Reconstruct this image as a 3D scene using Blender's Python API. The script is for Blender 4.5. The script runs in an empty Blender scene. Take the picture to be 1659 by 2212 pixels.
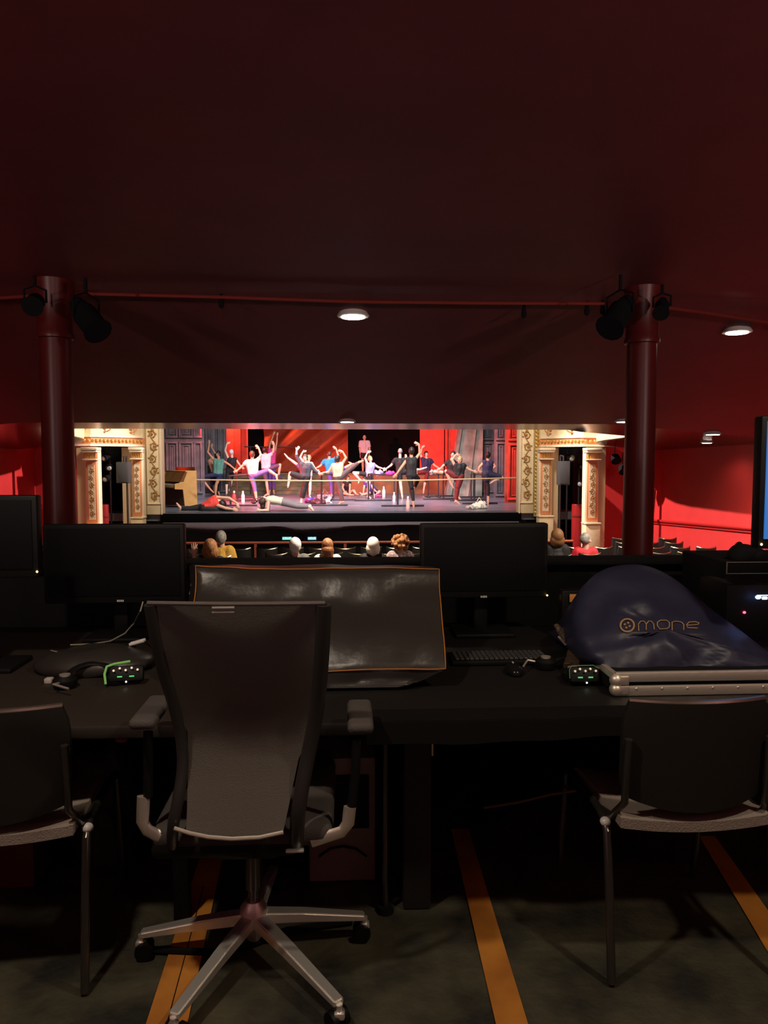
import bpy, bmesh, math, random
from mathutils import Vector, Matrix, noise
random.seed(7)
C = bpy.data.collections.new('scene'); bpy.context.scene.collection.children.link(C)
R = math.radians
F = 1609.0; W, H = 1659, 2212
CAM = Vector((0, 0, 1.5)); TILT = 3.77; YAW = -3.0
from mathutils import Euler
ROT = Euler((R(90-TILT), 0, R(YAW)), 'XYZ').to_matrix()
def ray(px, py): return (ROT @ Vector(((px-829.5)/F, -(py-1106)/F, -1.0)))
def P(px, py, Y): d = ray(px, py); return CAM + d*((Y-CAM.y)/d.y)
def Pz(px, py, z): d = ray(px, py); return CAM + d*((z-CAM.z)/d.z)

# ------------------------------------------------------------------ materials
MATS = {}
def mat(name, col, rough=.6, metal=0, emit=None, es=1, var=0, vscale=8, bump=0, bscale=30, col2=None, spec=None, sheen=0, coat=0, alpha=None):
    if name in MATS: return MATS[name]
    m = bpy.data.materials.new(name); m.use_nodes = True; nt = m.node_tree; b = nt.nodes['Principled BSDF']
    b.inputs['Base Color'].default_value = (*col, 1); b.inputs['Roughness'].default_value = rough; b.inputs['Metallic'].default_value = metal
    if spec is not None: b.inputs['Specular IOR Level'].default_value = spec
    if sheen: b.inputs['Sheen Weight'].default_value = sheen
    if coat: b.inputs['Coat Weight'].default_value = coat
    if alpha: b.inputs['Alpha'].default_value = alpha
    if emit: b.inputs['Emission Color'].default_value = (*emit, 1); b.inputs['Emission Strength'].default_value = es
    tc = nt.nodes.new('ShaderNodeTexCoord')
    if var or col2:
        n = nt.nodes.new('ShaderNodeTexNoise'); n.inputs['Scale'].default_value = vscale; n.inputs['Detail'].default_value = 5
        nt.links.new(tc.outputs['Object'], n.inputs['Vector'])
        r = nt.nodes.new('ShaderNodeValToRGB'); r.color_ramp.elements[0].position = .35; r.color_ramp.elements[1].position = .68
        c2 = col2 or tuple(min(1, c*(1+var)) for c in col)
        c1 = col if col2 else tuple(c*(1-var) for c in col)
        r.color_ramp.elements[0].color = (*c1, 1); r.color_ramp.elements[1].color = (*c2, 1)
        nt.links.new(n.outputs['Fac'], r.inputs['Fac']); nt.links.new(r.outputs['Color'], b.inputs['Base Color'])
    if bump:
        n = nt.nodes.new('ShaderNodeTexNoise'); n.inputs['Scale'].default_value = bscale; n.inputs['Detail'].default_value = 4
        nt.links.new(tc.outputs['Object'], n.inputs['Vector'])
        bp = nt.nodes.new('ShaderNodeBump'); bp.inputs['Strength'].default_value = bump; bp.inputs['Distance'].default_value = .02
        nt.links.new(n.outputs['Fac'], bp.inputs['Height']); nt.links.new(bp.outputs['Normal'], b.inputs['Normal'])
    MATS[name] = m; return m
M = mat
m_ceil = M('ceiling_paint', (.20, .040, .048), .55, var=.12, vscale=1.2, bump=.15, bscale=6)
m_ceil2 = M('gloss_soffit', (.11, .05, .033), .22, 1, bump=.02, bscale=3)
m_wallred = M('red_wall_paint', (.62, .03, .03), .6, var=.06, vscale=2)
m_dado = M('red_dado_paint', (.45, .02, .02), .3)
m_colred = M('column_gloss_paint', (.11, .012, .010), .38, spec=.35)
m_floor = M('scuffed_black_floor', (.018, .018, .014), .6, col2=(.085, .078, .046), vscale=4.2, bump=.3, bscale=30)
m_sfloor = M('stalls_carpet', (.03, .008, .008), .9)
m_black = M('black_paint', (.008, .008, .009), .9, spec=.15)
m_blk2 = M('black_plastic', (.007, .007, .007), .5, spec=.2)
m_blkg = M('black_gloss', (.01, .01, .012), .12)
m_cream = M('cream_paint', (.80, .66, .42), .5, var=.05)
m_cream2 = M('pale_cream_paint', (.85, .74, .55), .45)
m_gold = M('gilded_ornament', (.55, .36, .10), .38, .35, bump=.3, bscale=40)
m_salmon = M('salmon_paint', (.80, .30, .13), .5)
m_orn = M('dark_gilt_scroll', (.42, .24, .08), .45, .2)
m_vinyl = M('grey_dance_vinyl', (.13, .14, .18), .30, col2=(.19, .19, .24), vscale=1.1, bump=.03, bscale=3)
m_flatg = M('grey_scenic_flat', (.10, .10, .12), .55, col2=(.19, .18, .21), vscale=3)
m_flatr = M('red_scenic_flat', (.42, .10, .05), .5, col2=(.30, .06, .03), vscale=4)
m_redcl = M('red_painted_flat', (.70, .06, .03), .6, col2=(.50, .03, .02), vscale=3)
m_redcl2 = M('orange_red_cloth', (.68, .10, .035), .7, col2=(.55, .05, .02), vscale=2, bump=.4, bscale=4)
m_stone = M('grey_stone_paint', (.16, .15, .125), .8, col2=(.42, .40, .35), vscale=1.8, bump=.3, bscale=6)
m_step = M('brown_step_wood', (.11, .065, .03), .6, col2=(.24, .15, .07), vscale=3)
m_fascia = M('brown_platform_front', (.30, .13, .045), .6, col2=(.20, .08, .03), vscale=2)
m_void = M('black_stage_drape', (.012, .008, .009), .95, spec=.1)
m_apron = M('black_apron_paint', (.003, .003, .0035), 1, spec=.03)
m_piano = M('honey_piano_wood', (.62, .34, .12), .4, var=.08, vscale=5)
m_pianod = M('dark_piano_wood', (.16, .05, .02), .4)
m_barre = M('pale_wood_barre', (.65, .42, .22), .5)
m_steel = M('dark_steel_tube', (.05, .045, .05), .4, .5)
m_chrome = M('polished_aluminium', (.95, .92, .86), .42, .85)
m_sil = M('satin_aluminium', (.85, .78, .68), .45, .8, bump=.05, bscale=60)
m_skin = M('skin', (.72, .40, .28), .5)
m_skin2 = M('tan_skin', (.55, .28, .17), .5)
m_skin3 = M('pale_skin', (.82, .54, .42), .5)
m_hairk = M('black_hair', (.015, .01, .01), .5)
m_hairb = M('brown_hair', (.07, .035, .02), .5)
m_hairbl = M('blond_hair', (.50, .30, .13), .5)
m_hairg = M('grey_hair', (.40, .38, .36), .6, col2=(.2, .19, .18), vscale=25)
m_hairw = M('white_hair', (.85, .82, .78), .6, bump=.3, bscale=60)
m_hairgi = M('ginger_hair', (.50, .22, .08), .55, col2=(.28, .11, .04), vscale=20, bump=.5, bscale=60)
m_hairau = M('auburn_hair', (.25, .08, .03), .5, col2=(.42, .17, .07), vscale=18, bump=.5, bscale=50)
m_eye = M('dark_eye', (.01, .008, .008), .3)
m_lip = M('lips', (.40, .10, .08), .5)
m_seat = M('black_seat_cloth', (.012, .010, .010), .55)
m_rim = M('worn_brass_rim', (.55, .45, .30), .25, 1)
m_rail = M('varnished_rail', (.45, .12, .07), .3, coat=.4)
m_val = M('grey_velour', (.085, .068, .078), .95, spec=.1, bump=.6, bscale=12)
m_pit = M('pit_panel', (.012, .016, .026), .6)
m_desk = M('dark_desk_laminate', (.030, .022, .018), .5, bump=.03, bscale=60)
m_vin = M('black_vinyl_cover', (.035, .030, .027), .36, bump=.35, bscale=7)
m_pipe = M('orange_piping', (.50, .17, .015), .5)
m_navy = M('navy_nylon_cover', (.022, .023, .052), .48, bump=.3, bscale=7)
m_logo = M('gold_print', (.42, .27, .14), .5)
m_tape = M('orange_floor_tape', (.62, .25, .04), .5, col2=(.42, .15, .025), vscale=6)
m_meshf = M('grey_mesh_fabric', (.11, .094, .08), .7, bump=.3, bscale=400)
m_chairf = M('black_chair_fabric', (.07, .06, .055), .75, bump=.3, bscale=300)
m_chairp = M('black_chair_shell', (.020, .018, .016), .45, spec=.3)
m_tube = M('dark_chrome_tube', (.12, .11, .10), .25, .8)

# ------------------------------------------------------------------ mesh builder
class MB:
    def __init__(s): s.bm = bmesh.new()
    def _xf(s, vs, mtx):
        for v in vs: v.co = mtx @ v.co
    def box(s, c, size, rot=None, bev=0, seg=2):
        t = bmesh.new(); bmesh.ops.create_cube(t, size=1)
        for v in t.verts: v.co = Vector((v.co.x*size[0], v.co.y*size[1], v.co.z*size[2]))
        if bev: bmesh.ops.bevel(t, geom=list(t.edges), offset=bev, segments=seg, affect='EDGES', profile=.5)
        m = Matrix.Translation(Vector(c))
        if rot is not None:
            m = m @ (rot.to_4x4() if isinstance(rot, Matrix) else Euler(rot).to_matrix().to_4x4())
        s._xf(t.verts, m); s.join(t); return s
    def join(s, t):
        me = bpy.data.meshes.new('t'); t.to_mesh(me); s.bm.from_mesh(me); bpy.data.meshes.remove(me); t.free()
    def ell(s, c, r, rot=None, seg=16, rings=10):
        t = bmesh.new(); bmesh.ops.create_uvsphere(t, u_segments=seg, v_segments=rings, radius=1)
        if not hasattr(r, '__len__'): r = (r, r, r)
        m = Matrix.Translation(Vector(c)) @ (rot.to_4x4() if rot is not None else Matrix.Identity(4)) @ Matrix.Diagonal((*r, 1))
        s._xf(t.verts, m); s.join(t); return s
    def cone(s, p, q, r1, r2=None, n=16, caps=True):
        p = Vector(p); q = Vector(q); r2 = r1 if r2 is None else r2
        d = q-p
        if d.length < 1e-6: return s
        t = bmesh.new(); bmesh.ops.create_cone(t, cap_ends=caps, segments=n, radius1=r1, radius2=r2, depth=d.length)
        m = Matrix.Translation((p+q)/2) @ d.to_track_quat('Z', 'Y').to_matrix().to_4x4()
        s._xf(t.verts, m); s.join(t); return s
    def cap(s, p, q, r1, r2=None, n=12):
        r2 = r1 if r2 is None else r2
        s.cone(p, q, r1, r2, n); s.ell(p, r1*1.0, seg=n, rings=8); s.ell(q, r2*1.0, seg=n, rings=8); return s
    def tube(s, pts, r, n=10, flat=None, closed=False, ends=True):
        pts = [Vector(p) for p in pts]; bm = s.bm; rings = []
        N = len(pts)
        rr = r if hasattr(r, '__len__') else [r]*N
        up = None
        for i, p in enumerate(pts):
            a = pts[i-1] if (i > 0 or closed) else p; b = pts[(i+1) % N] if (i < N-1 or closed) else p
            t = (b-a).normalized()
            if up is None:
                up = Vector((0, 0, 1)) if abs(t.z) < .9 else Vector((0, 1, 0))
            x = t.cross(up).normalized(); y = x.cross(t).normalized(); up = y
            ring = []
            for k in range(n):
                an = 2*math.pi*k/n
                fx, fy = (1, 1) if flat is None else flat
                ring.append(bm.verts.new(p + x*math.cos(an)*rr[i]*fx + y*math.sin(an)*rr[i]*fy))
            rings.append(ring)
        for i in range(N if closed else N-1):
            a, b = rings[i], rings[(i+1) % N]
            for k in range(n): bm.faces.new((a[k], a[(k+1) % n], b[(k+1) % n], b[k]))
        if not closed and ends: bm.faces.new(rings[0][::-1]); bm.faces.new(rings[-1])
        return s
    def prism(s, poly, d):           # closed polygon (3-D points) extruded by vector d
        bm = s.bm; d = Vector(d); a = [bm.verts.new(Vector(p)) for p in poly]; b = [bm.verts.new(Vector(p)+d) for p in poly]
        n = len(a); f = [bm.faces.new(a), bm.faces.new(b[::-1])]
        for i in range(n): f.append(bm.faces.new((a[i], b[i], b[(i+1) % n], a[(i+1) % n])))
        bmesh.ops.recalc_face_normals(bm, faces=f); return s
    def grid(s, rows):               # rows of 3-D points
        bm = s.bm; vs = [[bm.verts.new(Vector(p)) for p in r] for r in rows]
        for i in range(len(vs)-1):
            for j in range(len(vs[0])-1): bm.faces.new((vs[i][j], vs[i][j+1], vs[i+1][j+1], vs[i+1][j]))
        return s
    def slab(s, rows, d):            # grid with thickness by vector d
        d = Vector(d); rows = [[Vector(p) for p in r] for r in rows]; bm = s.bm
        A = [[bm.verts.new(p) for p in r] for r in rows]; B = [[bm.verts.new(p+d) for p in r] for r in rows]
        n, m = len(rows), len(rows[0]); fs = []
        for i in range(n-1):
            for j in range(m-1):
                fs.append(bm.faces.new((A[i][j], A[i][j+1], A[i+1][j+1], A[i+1][j]))); fs.append(bm.faces.new((B[i][j], B[i+1][j], B[i+1][j+1], B[i][j+1])))
        for j in range(m-1):
            fs.append(bm.faces.new((A[0][j], B[0][j], B[0][j+1], A[0][j+1]))); fs.append(bm.faces.new((A[-1][j], A[-1][j+1], B[-1][j+1], B[-1][j])))
        for i in range(n-1):
            fs.append(bm.faces.new((A[i][0], A[i+1][0], B[i+1][0], B[i][0]))); fs.append(bm.faces.new((A[i][-1], B[i][-1], B[i+1][-1], A[i+1][-1])))
        bmesh.ops.recalc_face_normals(bm, faces=fs); return s
    def lathe(s, c, prof, n=24):     # prof: (r, z)
        bm = s.bm; c = Vector(c); rings = []
        for r, z in prof: rings.append([bm.verts.new(c+Vector((r*math.cos(2*math.pi*k/n), r*math.sin(2*math.pi*k/n), z))) for k in range(n)])
        for a, b in zip(rings, rings[1:]):
            for k in range(n): bm.faces.new((a[k], a[(k+1) % n], b[(k+1) % n], b[k]))
        bm.faces.new(rings[0][::-1]); bm.faces.new(rings[-1]); return s
    def jitter(s, amp, sc, seed=0):
        for v in s.bm.verts: v.co += noise.noise_vector(v.co*sc+Vector((seed, 0, 0)))*amp
        return s
    def build(s, name, m, parent=None, smooth=True, ang=38, weld=False):
        if weld: bmesh.ops.remove_doubles(s.bm, verts=s.bm.verts, dist=1e-4)
        me = bpy.data.meshes.new(name)
        if parent is not None:
            off = wloc(parent)
            for v in s.bm.verts: v.co -= off
        s.bm.to_mesh(me); s.bm.free()
        if smooth:
            for p in me.polygons: p.use_smooth = True
            me.set_sharp_from_angle(angle=R(ang))
        me.materials.append(m)
        o = bpy.data.objects.new(name, me); C.objects.link(o)
        if parent is not None: o.parent = parent
        return o
def wloc(o):
    v = Vector((0, 0, 0))
    while o is not None: v += o.location; o = o.parent
    return v
def tag(o, label, cat, group=None, kind=None):
    o['label'] = label; o['category'] = cat
    if group: o['group'] = group
    if kind: o['kind'] = kind
    return o
def thing(name, label, cat, loc=(0, 0, 0), group=None, rz=0):
    o = bpy.data.objects.new(name, None); C.objects.link(o); o.location = loc; o.rotation_euler = (0, 0, rz); o.empty_display_size = .05
    return tag(o, label, cat, group)
def struct(name, mb, m, **k):
    o = mb.build(name, m, **k); o['kind'] = 'structure'; return o
KIDS = {}
def dup(root, loc, rz=0, label=None, group=None, scale=None):
    r = root.copy(); C.objects.link(r); r.location = loc; r.rotation_euler = (0, 0, rz)
    if scale: r.scale = scale
    if label: r['label'] = label
    if group: r['group'] = group
    for ch in list(root.children):
        c = ch.copy(); C.objects.link(c); c.parent = r
        for g in ch.children:
            d = g.copy(); C.objects.link(d); d.parent = c
    return r
def lerp(a, b, t): return a+(b-a)*t

# ================================================================== ROOM SHELL
ZS = 1.5-107/1609*19.1                    # stage level, about 0.23
ZST = -.98                                # stalls floor
WX = 7.5
struct('floor', MB().box((0, .3, -.05), (16, 6.8, .1)), m_floor, smooth=False)
struct('floor_stalls', MB().slab([[(-9, 3.7, ZST+.25), (9, 3.7, ZST+.25)], [(-9, 12, ZST), (9, 12, ZST)], [(-9, 18.9, ZST-.02), (9, 18.9, ZST-.02)]], (0, 0, -.1)), m_sfloor, smooth=False)
# ceiling: level over the desks, then sloping down under the circle
def zc(x, y):
    if y < 6: z = 2.84+(6-y)*.02
    else: z = 2.84-.1182*(min(y, 12)-6)
    e = x-4.3 if x > 0 else (-x-5.1)*1.3
    if e > 0 and y > 6: z -= .085*e*min(1, (y-6)/6)
    if y > 12 and e > 0: z -= .010*(y-12)
    return z
xs = sorted([-9+i*.25 for i in range(73)]+[q*v for q in (-1, 1) for v in (5.6, 5.63, 5.68, 5.82, 5.9, 6.1)])
near = MB().slab([[(x, y, zc(x, y)) for x in xs] for y in (-4, -2, 0, 2, 4, 6)], (0, 0, .12))
struct('ceiling', near, m_ceil)
struct('ceiling_slope', MB().slab([[(x, y, zc(x, y)) for x in xs] for y in (6, 7, 8, 9, 10, 11, 12)], (0, 0, .12)), m_ceil)
def yedge(x):
    ax = abs(x)
    if ax <= 5.6: return 14.1
    return 14.1+1.9*(ax-5.6)/.03 if ax < 5.63 else 16+1.6*math.sqrt(min(1, (ax-5.63)/.47))
rows = []
for k in range(7):
    rows.append([(x, 12+(yedge(x)-12)*k/6, zc(x, 12+(yedge(x)-12)*k/6)) for x in xs])
struct('ceiling_soffit', MB().slab(rows, (0, 0, .1)), m_ceil2)
fr = []
for z in (0, .3, .6, .8): fr.append([(x, yedge(x)+.02+.12*math.sin(z*2.2), zc(x, yedge(x))+.02+z) for x in xs])
struct('trim_1', MB().slab(fr, (0, -.1, 0)), m_cream)
# near-room walls (outside the frame but closing the room)
struct('wall_back', MB().box((0, -3.15, 1.2), (16, .1, 3.8)), m_dado, smooth=False)
def wall(name, sx):
    b = MB(); b.slab([[(sx*WX, y, -1.1), (sx*WX, y, 6.5)] for y in (-3, 3.6, 8, 12, 16, 18.48)], (sx*.15, 0, 0))
    struct(name, b, m_wallred, smooth=False)
    d = MB(); pts = [Vector((sx*(WX-.02), y, .09+(18.1-y)*.042)) for y in (4, 8, 12, 16, 18.3)]
    d.tube(pts, .035, 8); d.tube([p-Vector((0, 0, .07)) for p in pts], .016, 6)
    struct('baseboard_'+name[5:], d, m_dado)
wall('wall_right', 1); wall('wall_left', -1)
# auditorium side wall beyond the boxes and house shell
struct('wall_booth', MB().box((-.75, 3.62, .45), (11.9, .08, 1.14), bev=.006).box((-.75, 3.60, 1.02), (11.9, .16, .03), bev=.01), m_black)

# pendant conduit along the crease
def Pc(px, py, off=.05):
    d = ray(px, py); t = 1.0
    for i in range(4000):
        p = CAM+d*t
        if p.z > zc(p.x, p.y)-off: return p
        t += .005
    return p
cp = [Pc(*q) for q in [(-60, 648), (60, 640), (160, 634), (480, 642), (760, 652), (1050, 655), (1330, 656), (1420, 662), (1540, 678), (1700, 703)]]
tag(MB().tube(cp, .014, 8).build('conduit_pipe', M('maroon_gloss_pipe', (.22, .03, .02), .3)), 'long thin maroon conduit pipe running across the ceiling between both columns', 'pipe')

# columns
def column(px, Y, label):
    x = P(px, 1000, Y).x
    t = thing('cast_iron_column', label, 'column', (x, Y, ZST+.18))
    b = MB(); z0 = ZST+.18; top = zc(x, Y)
    b.lathe((x, Y, 0), [(.118, z0), (.118, 1.0), (.114, 1.9), (.112, 2.42)], 32); b.build('shaft', m_colred, t)
    MB().lathe((x, Y, 0), [(.112, 2.42), (.132, 2.425), (.136, 2.45), (.124, 2.475), (.120, 2.62), (.124, 2.70), (.135, 2.78), (.145, top+.01)], 32).build('capital', m_colred, t)
    MB().lathe((x, Y, 0), [(.2, z0), (.2, z0+.1), (.15, z0+.18), (.12, z0+.22)], 32).build('base', m_colred, t)
    return x
cxl = column(127, 5.75, 'dark red gloss cast iron column at the left of the stage view')
cxr = column(1381, 5.75, 'dark red gloss cast iron column at the right of the stage view')

# stage spotlights hung by the columns
def spot(p, aim, label, s=1.0):
    p = Vector(p); t = thing('stage_spotlight', label, 'spotlight', p)
    d = (Vector(aim)-p).normalized()
    b = MB(); b.tube([p, p+d*.10*s, p+d*.12*s, p+d*.30*s, p+d*.32*s], [.05*s, .075*s, .085*s, .085*s, .10*s], 14); b.build('lamp_housing', m_black, t)
    side = d.cross(Vector((0, 0, 1))).normalized()
    top = p+d*.15*s+Vector((0, 0, .16*s))
    MB().tube([p+d*.15*s+side*.1*s, p+d*.15*s+side*.1*s+Vector((0, 0, .12*s)), top, p+d*.15*s-side*.1*s+Vector((0, 0, .12*s)), p+d*.15*s-side*.1*s], .008, 6).build('yoke', m_black, t)
    MB().cone(top, top+Vector((0, 0, .10*s)), .012, .012, 8).build('clamp', m_black, t)
spot(P(165, 655, 5.4), P(215, 720, 5.25), 'black stage spotlight angled down right of the left column top', 1.0)
spot(P(82, 645, 5.45), P(70, 662, 5.25), 'small black spotlight tucked left of the left column top', .7)
spot(P(1358, 650, 5.4), P(1305, 725, 5.2), 'large black stage spotlight angled down left of the right column top', 1.05)
spot(P(1432, 650, 5.45), P(1425, 690, 5.25), 'small black spotlight just right of the right column top', .6)
for q, lb in (((478, 646), 'small dark fitting hanging alone from the conduit left of the ceiling downlight'), ((1268, 662), 'dark bulb fitting on the conduit, the left of the pair by the right column'), ((1302, 660), 'dark bulb fitting on the conduit, the right of the pair by the right column'), ((1132, 668), 'tiny dark fitting on the conduit between the centre downlight and the right pair')):
    a = Pc(*q)
    t = thing('ceiling_fitting', lb, 'fitting', a)
    MB().cone(a+Vector((0, 0, .04)), a-Vector((0, 0, .02)), .012, .02, 8).build('stem', m_black, t)
    MB().ell(a-Vector((0, 0, .04)), (.022, .022, .035)).build('body', m_black, t)

# ceiling downlights
m_lamp = M('downlight_diffuser', (1, .95, .85), .5, emit=(1, .90, .74), es=14)
def downlight(px, py, label, r=.12, power=6, below=.035, group=None):
    p = Pc(px, py, below)
    top = p+Vector((0, 0, below+.02))
    t = thing('ceiling_downlight', label, 'ceiling light', top, group)
    MB().lathe(p, [(r*.86, .0), (r*1.14, .002), (r*1.16, .012), (r*1.05, .03), (r*.95, below+.03), (r*.9, below+.05)], 32).build('housing', M('white_lamp_ring', (.7, .66, .6), .35), t)
    MB().lathe(p, [(r*.84, -.006), (r*.84, .002)], 32).build('diffuser', m_lamp, t)
    l = bpy.data.lights.new('lamp', 'SPOT'); l.energy = power; l.spot_size = R(150); l.spot_blend = .6; l.shadow_soft_size = r*.8; l.color = (1, .85, .66)
    lo = bpy.data.objects.new('lamp', l); C.objects.link(lo); lo.location = p-Vector((0, 0, .02)); return p
downlight(763, 685, 'round white downlight in the middle of the sloping ceiling', power=14)
downlight(1592, 719, 'round white downlight near the right frame edge, right of the right column', .115, power=14)
downlight(750, 912, 'thin looking far downlight at the balcony edge above the stage centre', .12, power=700)
downlight(1347, 912, 'far downlight at the balcony edge beside the right column', .12, power=450)
downlight(1540, 939, 'small far downlight on the right ceiling, the upper of two by the red wall', .12, power=420)
downlight(1527, 957, 'small far downlight on the right ceiling, the lower of two by the red wall', .10, power=25, below=.03)

# ================================================================== PROSCENIUM AND BOXES
def spiral(cx, cz, r0, turns, sgn, start, n=22):
    out = []
    for i in range(n+1):
        t = i/n; a = start+sgn*turns*2*math.pi*t; r = r0*(1-t)**.8+.01
        out.append((cx+r*math.cos(a), cz+r*math.sin(a)))
    return out
def scroll(mb, cx, w, z0, z1, Y, rr=.012, fr=None):
    """vine scroll relief on a vertical panel facing -Y; fr maps (u, z) to a point"""
    fr = fr or (lambda u, z: Vector((cx+u, Y, z)))
    n = max(2, round((z1-z0)/(w*1.15))); h = (z1-z0)/n
    stem = []
    for i in range(n*10+1):
        t = i/10; stem.append(fr(math.sin(t*math.pi)*w*.26*(1 if True else 0), z0+t*h))
    mb.tube(stem, rr*.9, 5)
    for i in range(n):
        s = 1 if i % 2 else -1
        zc_ = z0+(i+.5)*h
        pts = spiral(-s*w*.10, zc_, w*.33, 1.35, s, -math.pi/2 if s > 0 else -math.pi/2)
        mb.tube([fr(u, z) for u, z in pts], [rr*(1.25-.5*k/len(pts)) for k in range(len(pts))], 5)
        mb.ell(fr(-s*w*.10, zc_), (rr*2.6, rr*1.4, rr*2.6), seg=8, rings=6)
        for k in range(5):
            a = k*1.25+i; u = -s*w*.1+math.cos(a)*w*.36; z = zc_+math.sin(a)*w*.36
            if abs(u) < w*.47: mb.ell(fr(u, z), (rr*1.9, rr, rr*1.2), seg=8, rings=5)
ZT = 3.0
def proscenium(s, label):
    xi = 4.475 if s > 0 else 4.59
    t = thing('proscenium_pier', label, 'pier', (s*(xi+.25), 19.1, ZS-.05))
    zb = ZS-.03; x0, x1 = xi, xi+.40
    MB().box((s*(x0+x1)/2, 19.15, (zb+ZT)/2), (x1-x0, .3, ZT-zb), bev=.012).build('cream_pier', m_cream, t)
    b = MB()
    for u in (.045, .355): b.tube([Vector((s*(x0+u), 18.985, zb+.28)), Vector((s*(x0+u), 18.985, ZT))], .016, 8)
    b.box((s*(x0+.2), 18.99, zb+.28), (.34, .03, .03)); b.box((s*(x0+.012), 18.98, (zb+ZT)/2), (.025, .05, ZT-zb))
    b.build('moulding', m_cream2, t)
    b = MB(); scroll(b, s*(x0+.2), .27, zb+.34, ZT, 18.985, .013); b.build('scroll_relief', m_orn, t)
    # rope moulding
    b = MB(); xr = s*(x1+.065)
    b.box((xr, 19.1, (zb-.08+ZT)/2), (.12, .2, ZT-zb+.08)); b.build('moulding_backing', M('old_gold_paint', (.50, .36, .12), .5), t)
    b = MB()
    k = 0; z = zb
    while z < ZT: b.ell((xr, 18.985, z), (.045, .035, .075), rot=Euler((0, R(-38*s), 0)).to_matrix(), seg=10, rings=6); z += .095; k += 1
    b.build('rope_moulding', m_gold, t)
proscenium(-1, 'cream and gold proscenium pier with scrollwork at the left side of the stage')
proscenium(1, 'cream and gold proscenium pier with scrollwork at the right side of the stage')

def pilaster(px0, px1, Y, s, name_lbl, zb, side_w=.26, zped=None):
    xa, xb = P(px0, 1000, Y).x, P(px1, 1000, Y).x; cx = (xa+xb)/2; w = abs(xb-xa)
    zt = 1.5+33/1609*Y          # underside of the entablature
    t = thing('box_pilaster', name_lbl, 'pilaster', (cx, Y, zb))
    MB().box((cx, Y+.12, (zb+zt)/2), (w, .24, zt-zb), bev=.01).build('shaft', m_cream2, t)
    zp = zped; b = MB(); wi = w*.78
    MB().box((cx, Y-.012, (zp+zt-.32)/2), (wi, .03, zt-.32-zp), bev=.006).build('salmon_panel', m_salmon, t)
    MB().box((cx, Y-.028, (zp+.08+zt-.40)/2), (wi*.62, .012, zt-.48-zp)).build('cream_inset', m_cream2, t)
    b = MB(); scroll(b, cx, wi*.60, zp+.14, zt-.46, Y-.035, .0085); b.build('scroll_relief', m_orn, t)
    b = MB(); b.box((cx, Y-.02, zt-.20), (w*.98, .05, .15), bev=.01)
    b.build('capital_band', m_salmon, t)
    b = MB()
    for k in range(5): b.box((cx+(k-2)*w*.18, Y-.05, zt-.20), (w*.09, .03, .13), bev=.006)
    b.build('fluting', m_gold, t)
    b = MB(); b.box((cx, Y-.01, zt-.035), (w*1.2, .34, .07), bev=.012); b.box((cx, Y-.01, zt-.095), (w*1.1, .30, .05), bev=.01); b.box((cx, Y-.01, zt-.285), (w*1.06, .27, .03), bev=.008)
    b.build('capital_moulding', m_cream2, t)
    b = MB(); b.box((cx, Y, (zb+zp-.04)/2), (w*1.08, .30, zp-.04-zb), bev=.01); b.box((cx, Y, zp-.05), (w*1.2, .34, .04), bev=.01)
    b.build('pedestal', m_cream, t)
    # return wall on the stage-away side of the opening
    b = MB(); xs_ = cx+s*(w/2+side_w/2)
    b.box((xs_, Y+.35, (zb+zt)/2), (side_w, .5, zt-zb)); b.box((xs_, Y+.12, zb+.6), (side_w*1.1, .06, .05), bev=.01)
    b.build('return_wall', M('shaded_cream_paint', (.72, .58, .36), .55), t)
    return cx, w, zt
# right: pilaster A beside the pier, pilaster B outside; left the same mirrored
pilaster(1165, 1193, 18.6, 1, 'cream pilaster with salmon scroll panel next to the right proscenium pier', ZST, .19, 1.5-112/1609*18.6)
pilaster(1265, 1294, 17.6, 1, 'outer cream pilaster with salmon scroll panel standing right of the right box opening', ZST, .20, 1.5-128/1609*17.6)
pilaster(284, 308, 18.6, -1, 'cream pilaster with salmon scroll panel next to the left proscenium pier', ZST, .26, 1.5-112/1609*18.6)
pilaster(183, 212, 17.6, -1, 'outer cream pilaster with salmon scroll panel standing left of the left box opening', ZST, .22, 1.5-128/1609*17.6)
# entablatures over the boxes
def entab(s, label, pts):
    pts = [Vector(p) for p in pts]; t = thing('box_entablature', label, 'entablature', pts[0])
    def band(z0, z1, push, m, nm, orn=None):
        rows = [[p+Vector((0, -push, z0)) for p in pts], [p+Vector((0, -push, z1)) for p in pts]]
        MB().slab(rows, (0, .35, 0)).build(nm, m, t, smooth=False)
    band(0, .05, .06, m_cream2, 'lower_moulding'); band(.05, .21, .0, m_salmon, 'frieze'); band(.21, .26, .05, m_cream2, 'middle_moulding'); band(.26, .72, .01, m_cream, 'parapet')
    b = MB(); c = MB()
    for a, e in zip(pts, pts[1:]):
        n = max(3, int((e-a).length/.10))
        for k in range(n):
            p = a.lerp(e, (k+.5)/n)+Vector((0, -.02, .13)); b.ell(p, (.036, .03, .05), rot=Euler((0, R(35 if k % 2 else -35), 0)).to_matrix(), seg=8, rings=6)
        m = max(1, int((e-a).length/.5))
        for k in range(m):
            p = a.lerp(e, (k+.5)/m)+Vector((0, -.02, .44)); c.tube([p+Vector((.16*math.cos(q/12*6.283), 0, .10*math.sin(q/12*6.283))) for q in range(12)], .016, 6, closed=True)
            c.ell(p, (.07, .03, .05), seg=8, rings=6)
    b.build('carved_frieze', m_gold, t); c.build('cartouche', m_salmon, t)
zE = 1.5+35/1609*17.6
entab(1, 'carved gold and salmon entablature over the right boxes', [(4.98, 18.85, zE+.02), (5.75, 17.75, zE+.01), (6.6, 17.68, zE)])
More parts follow.
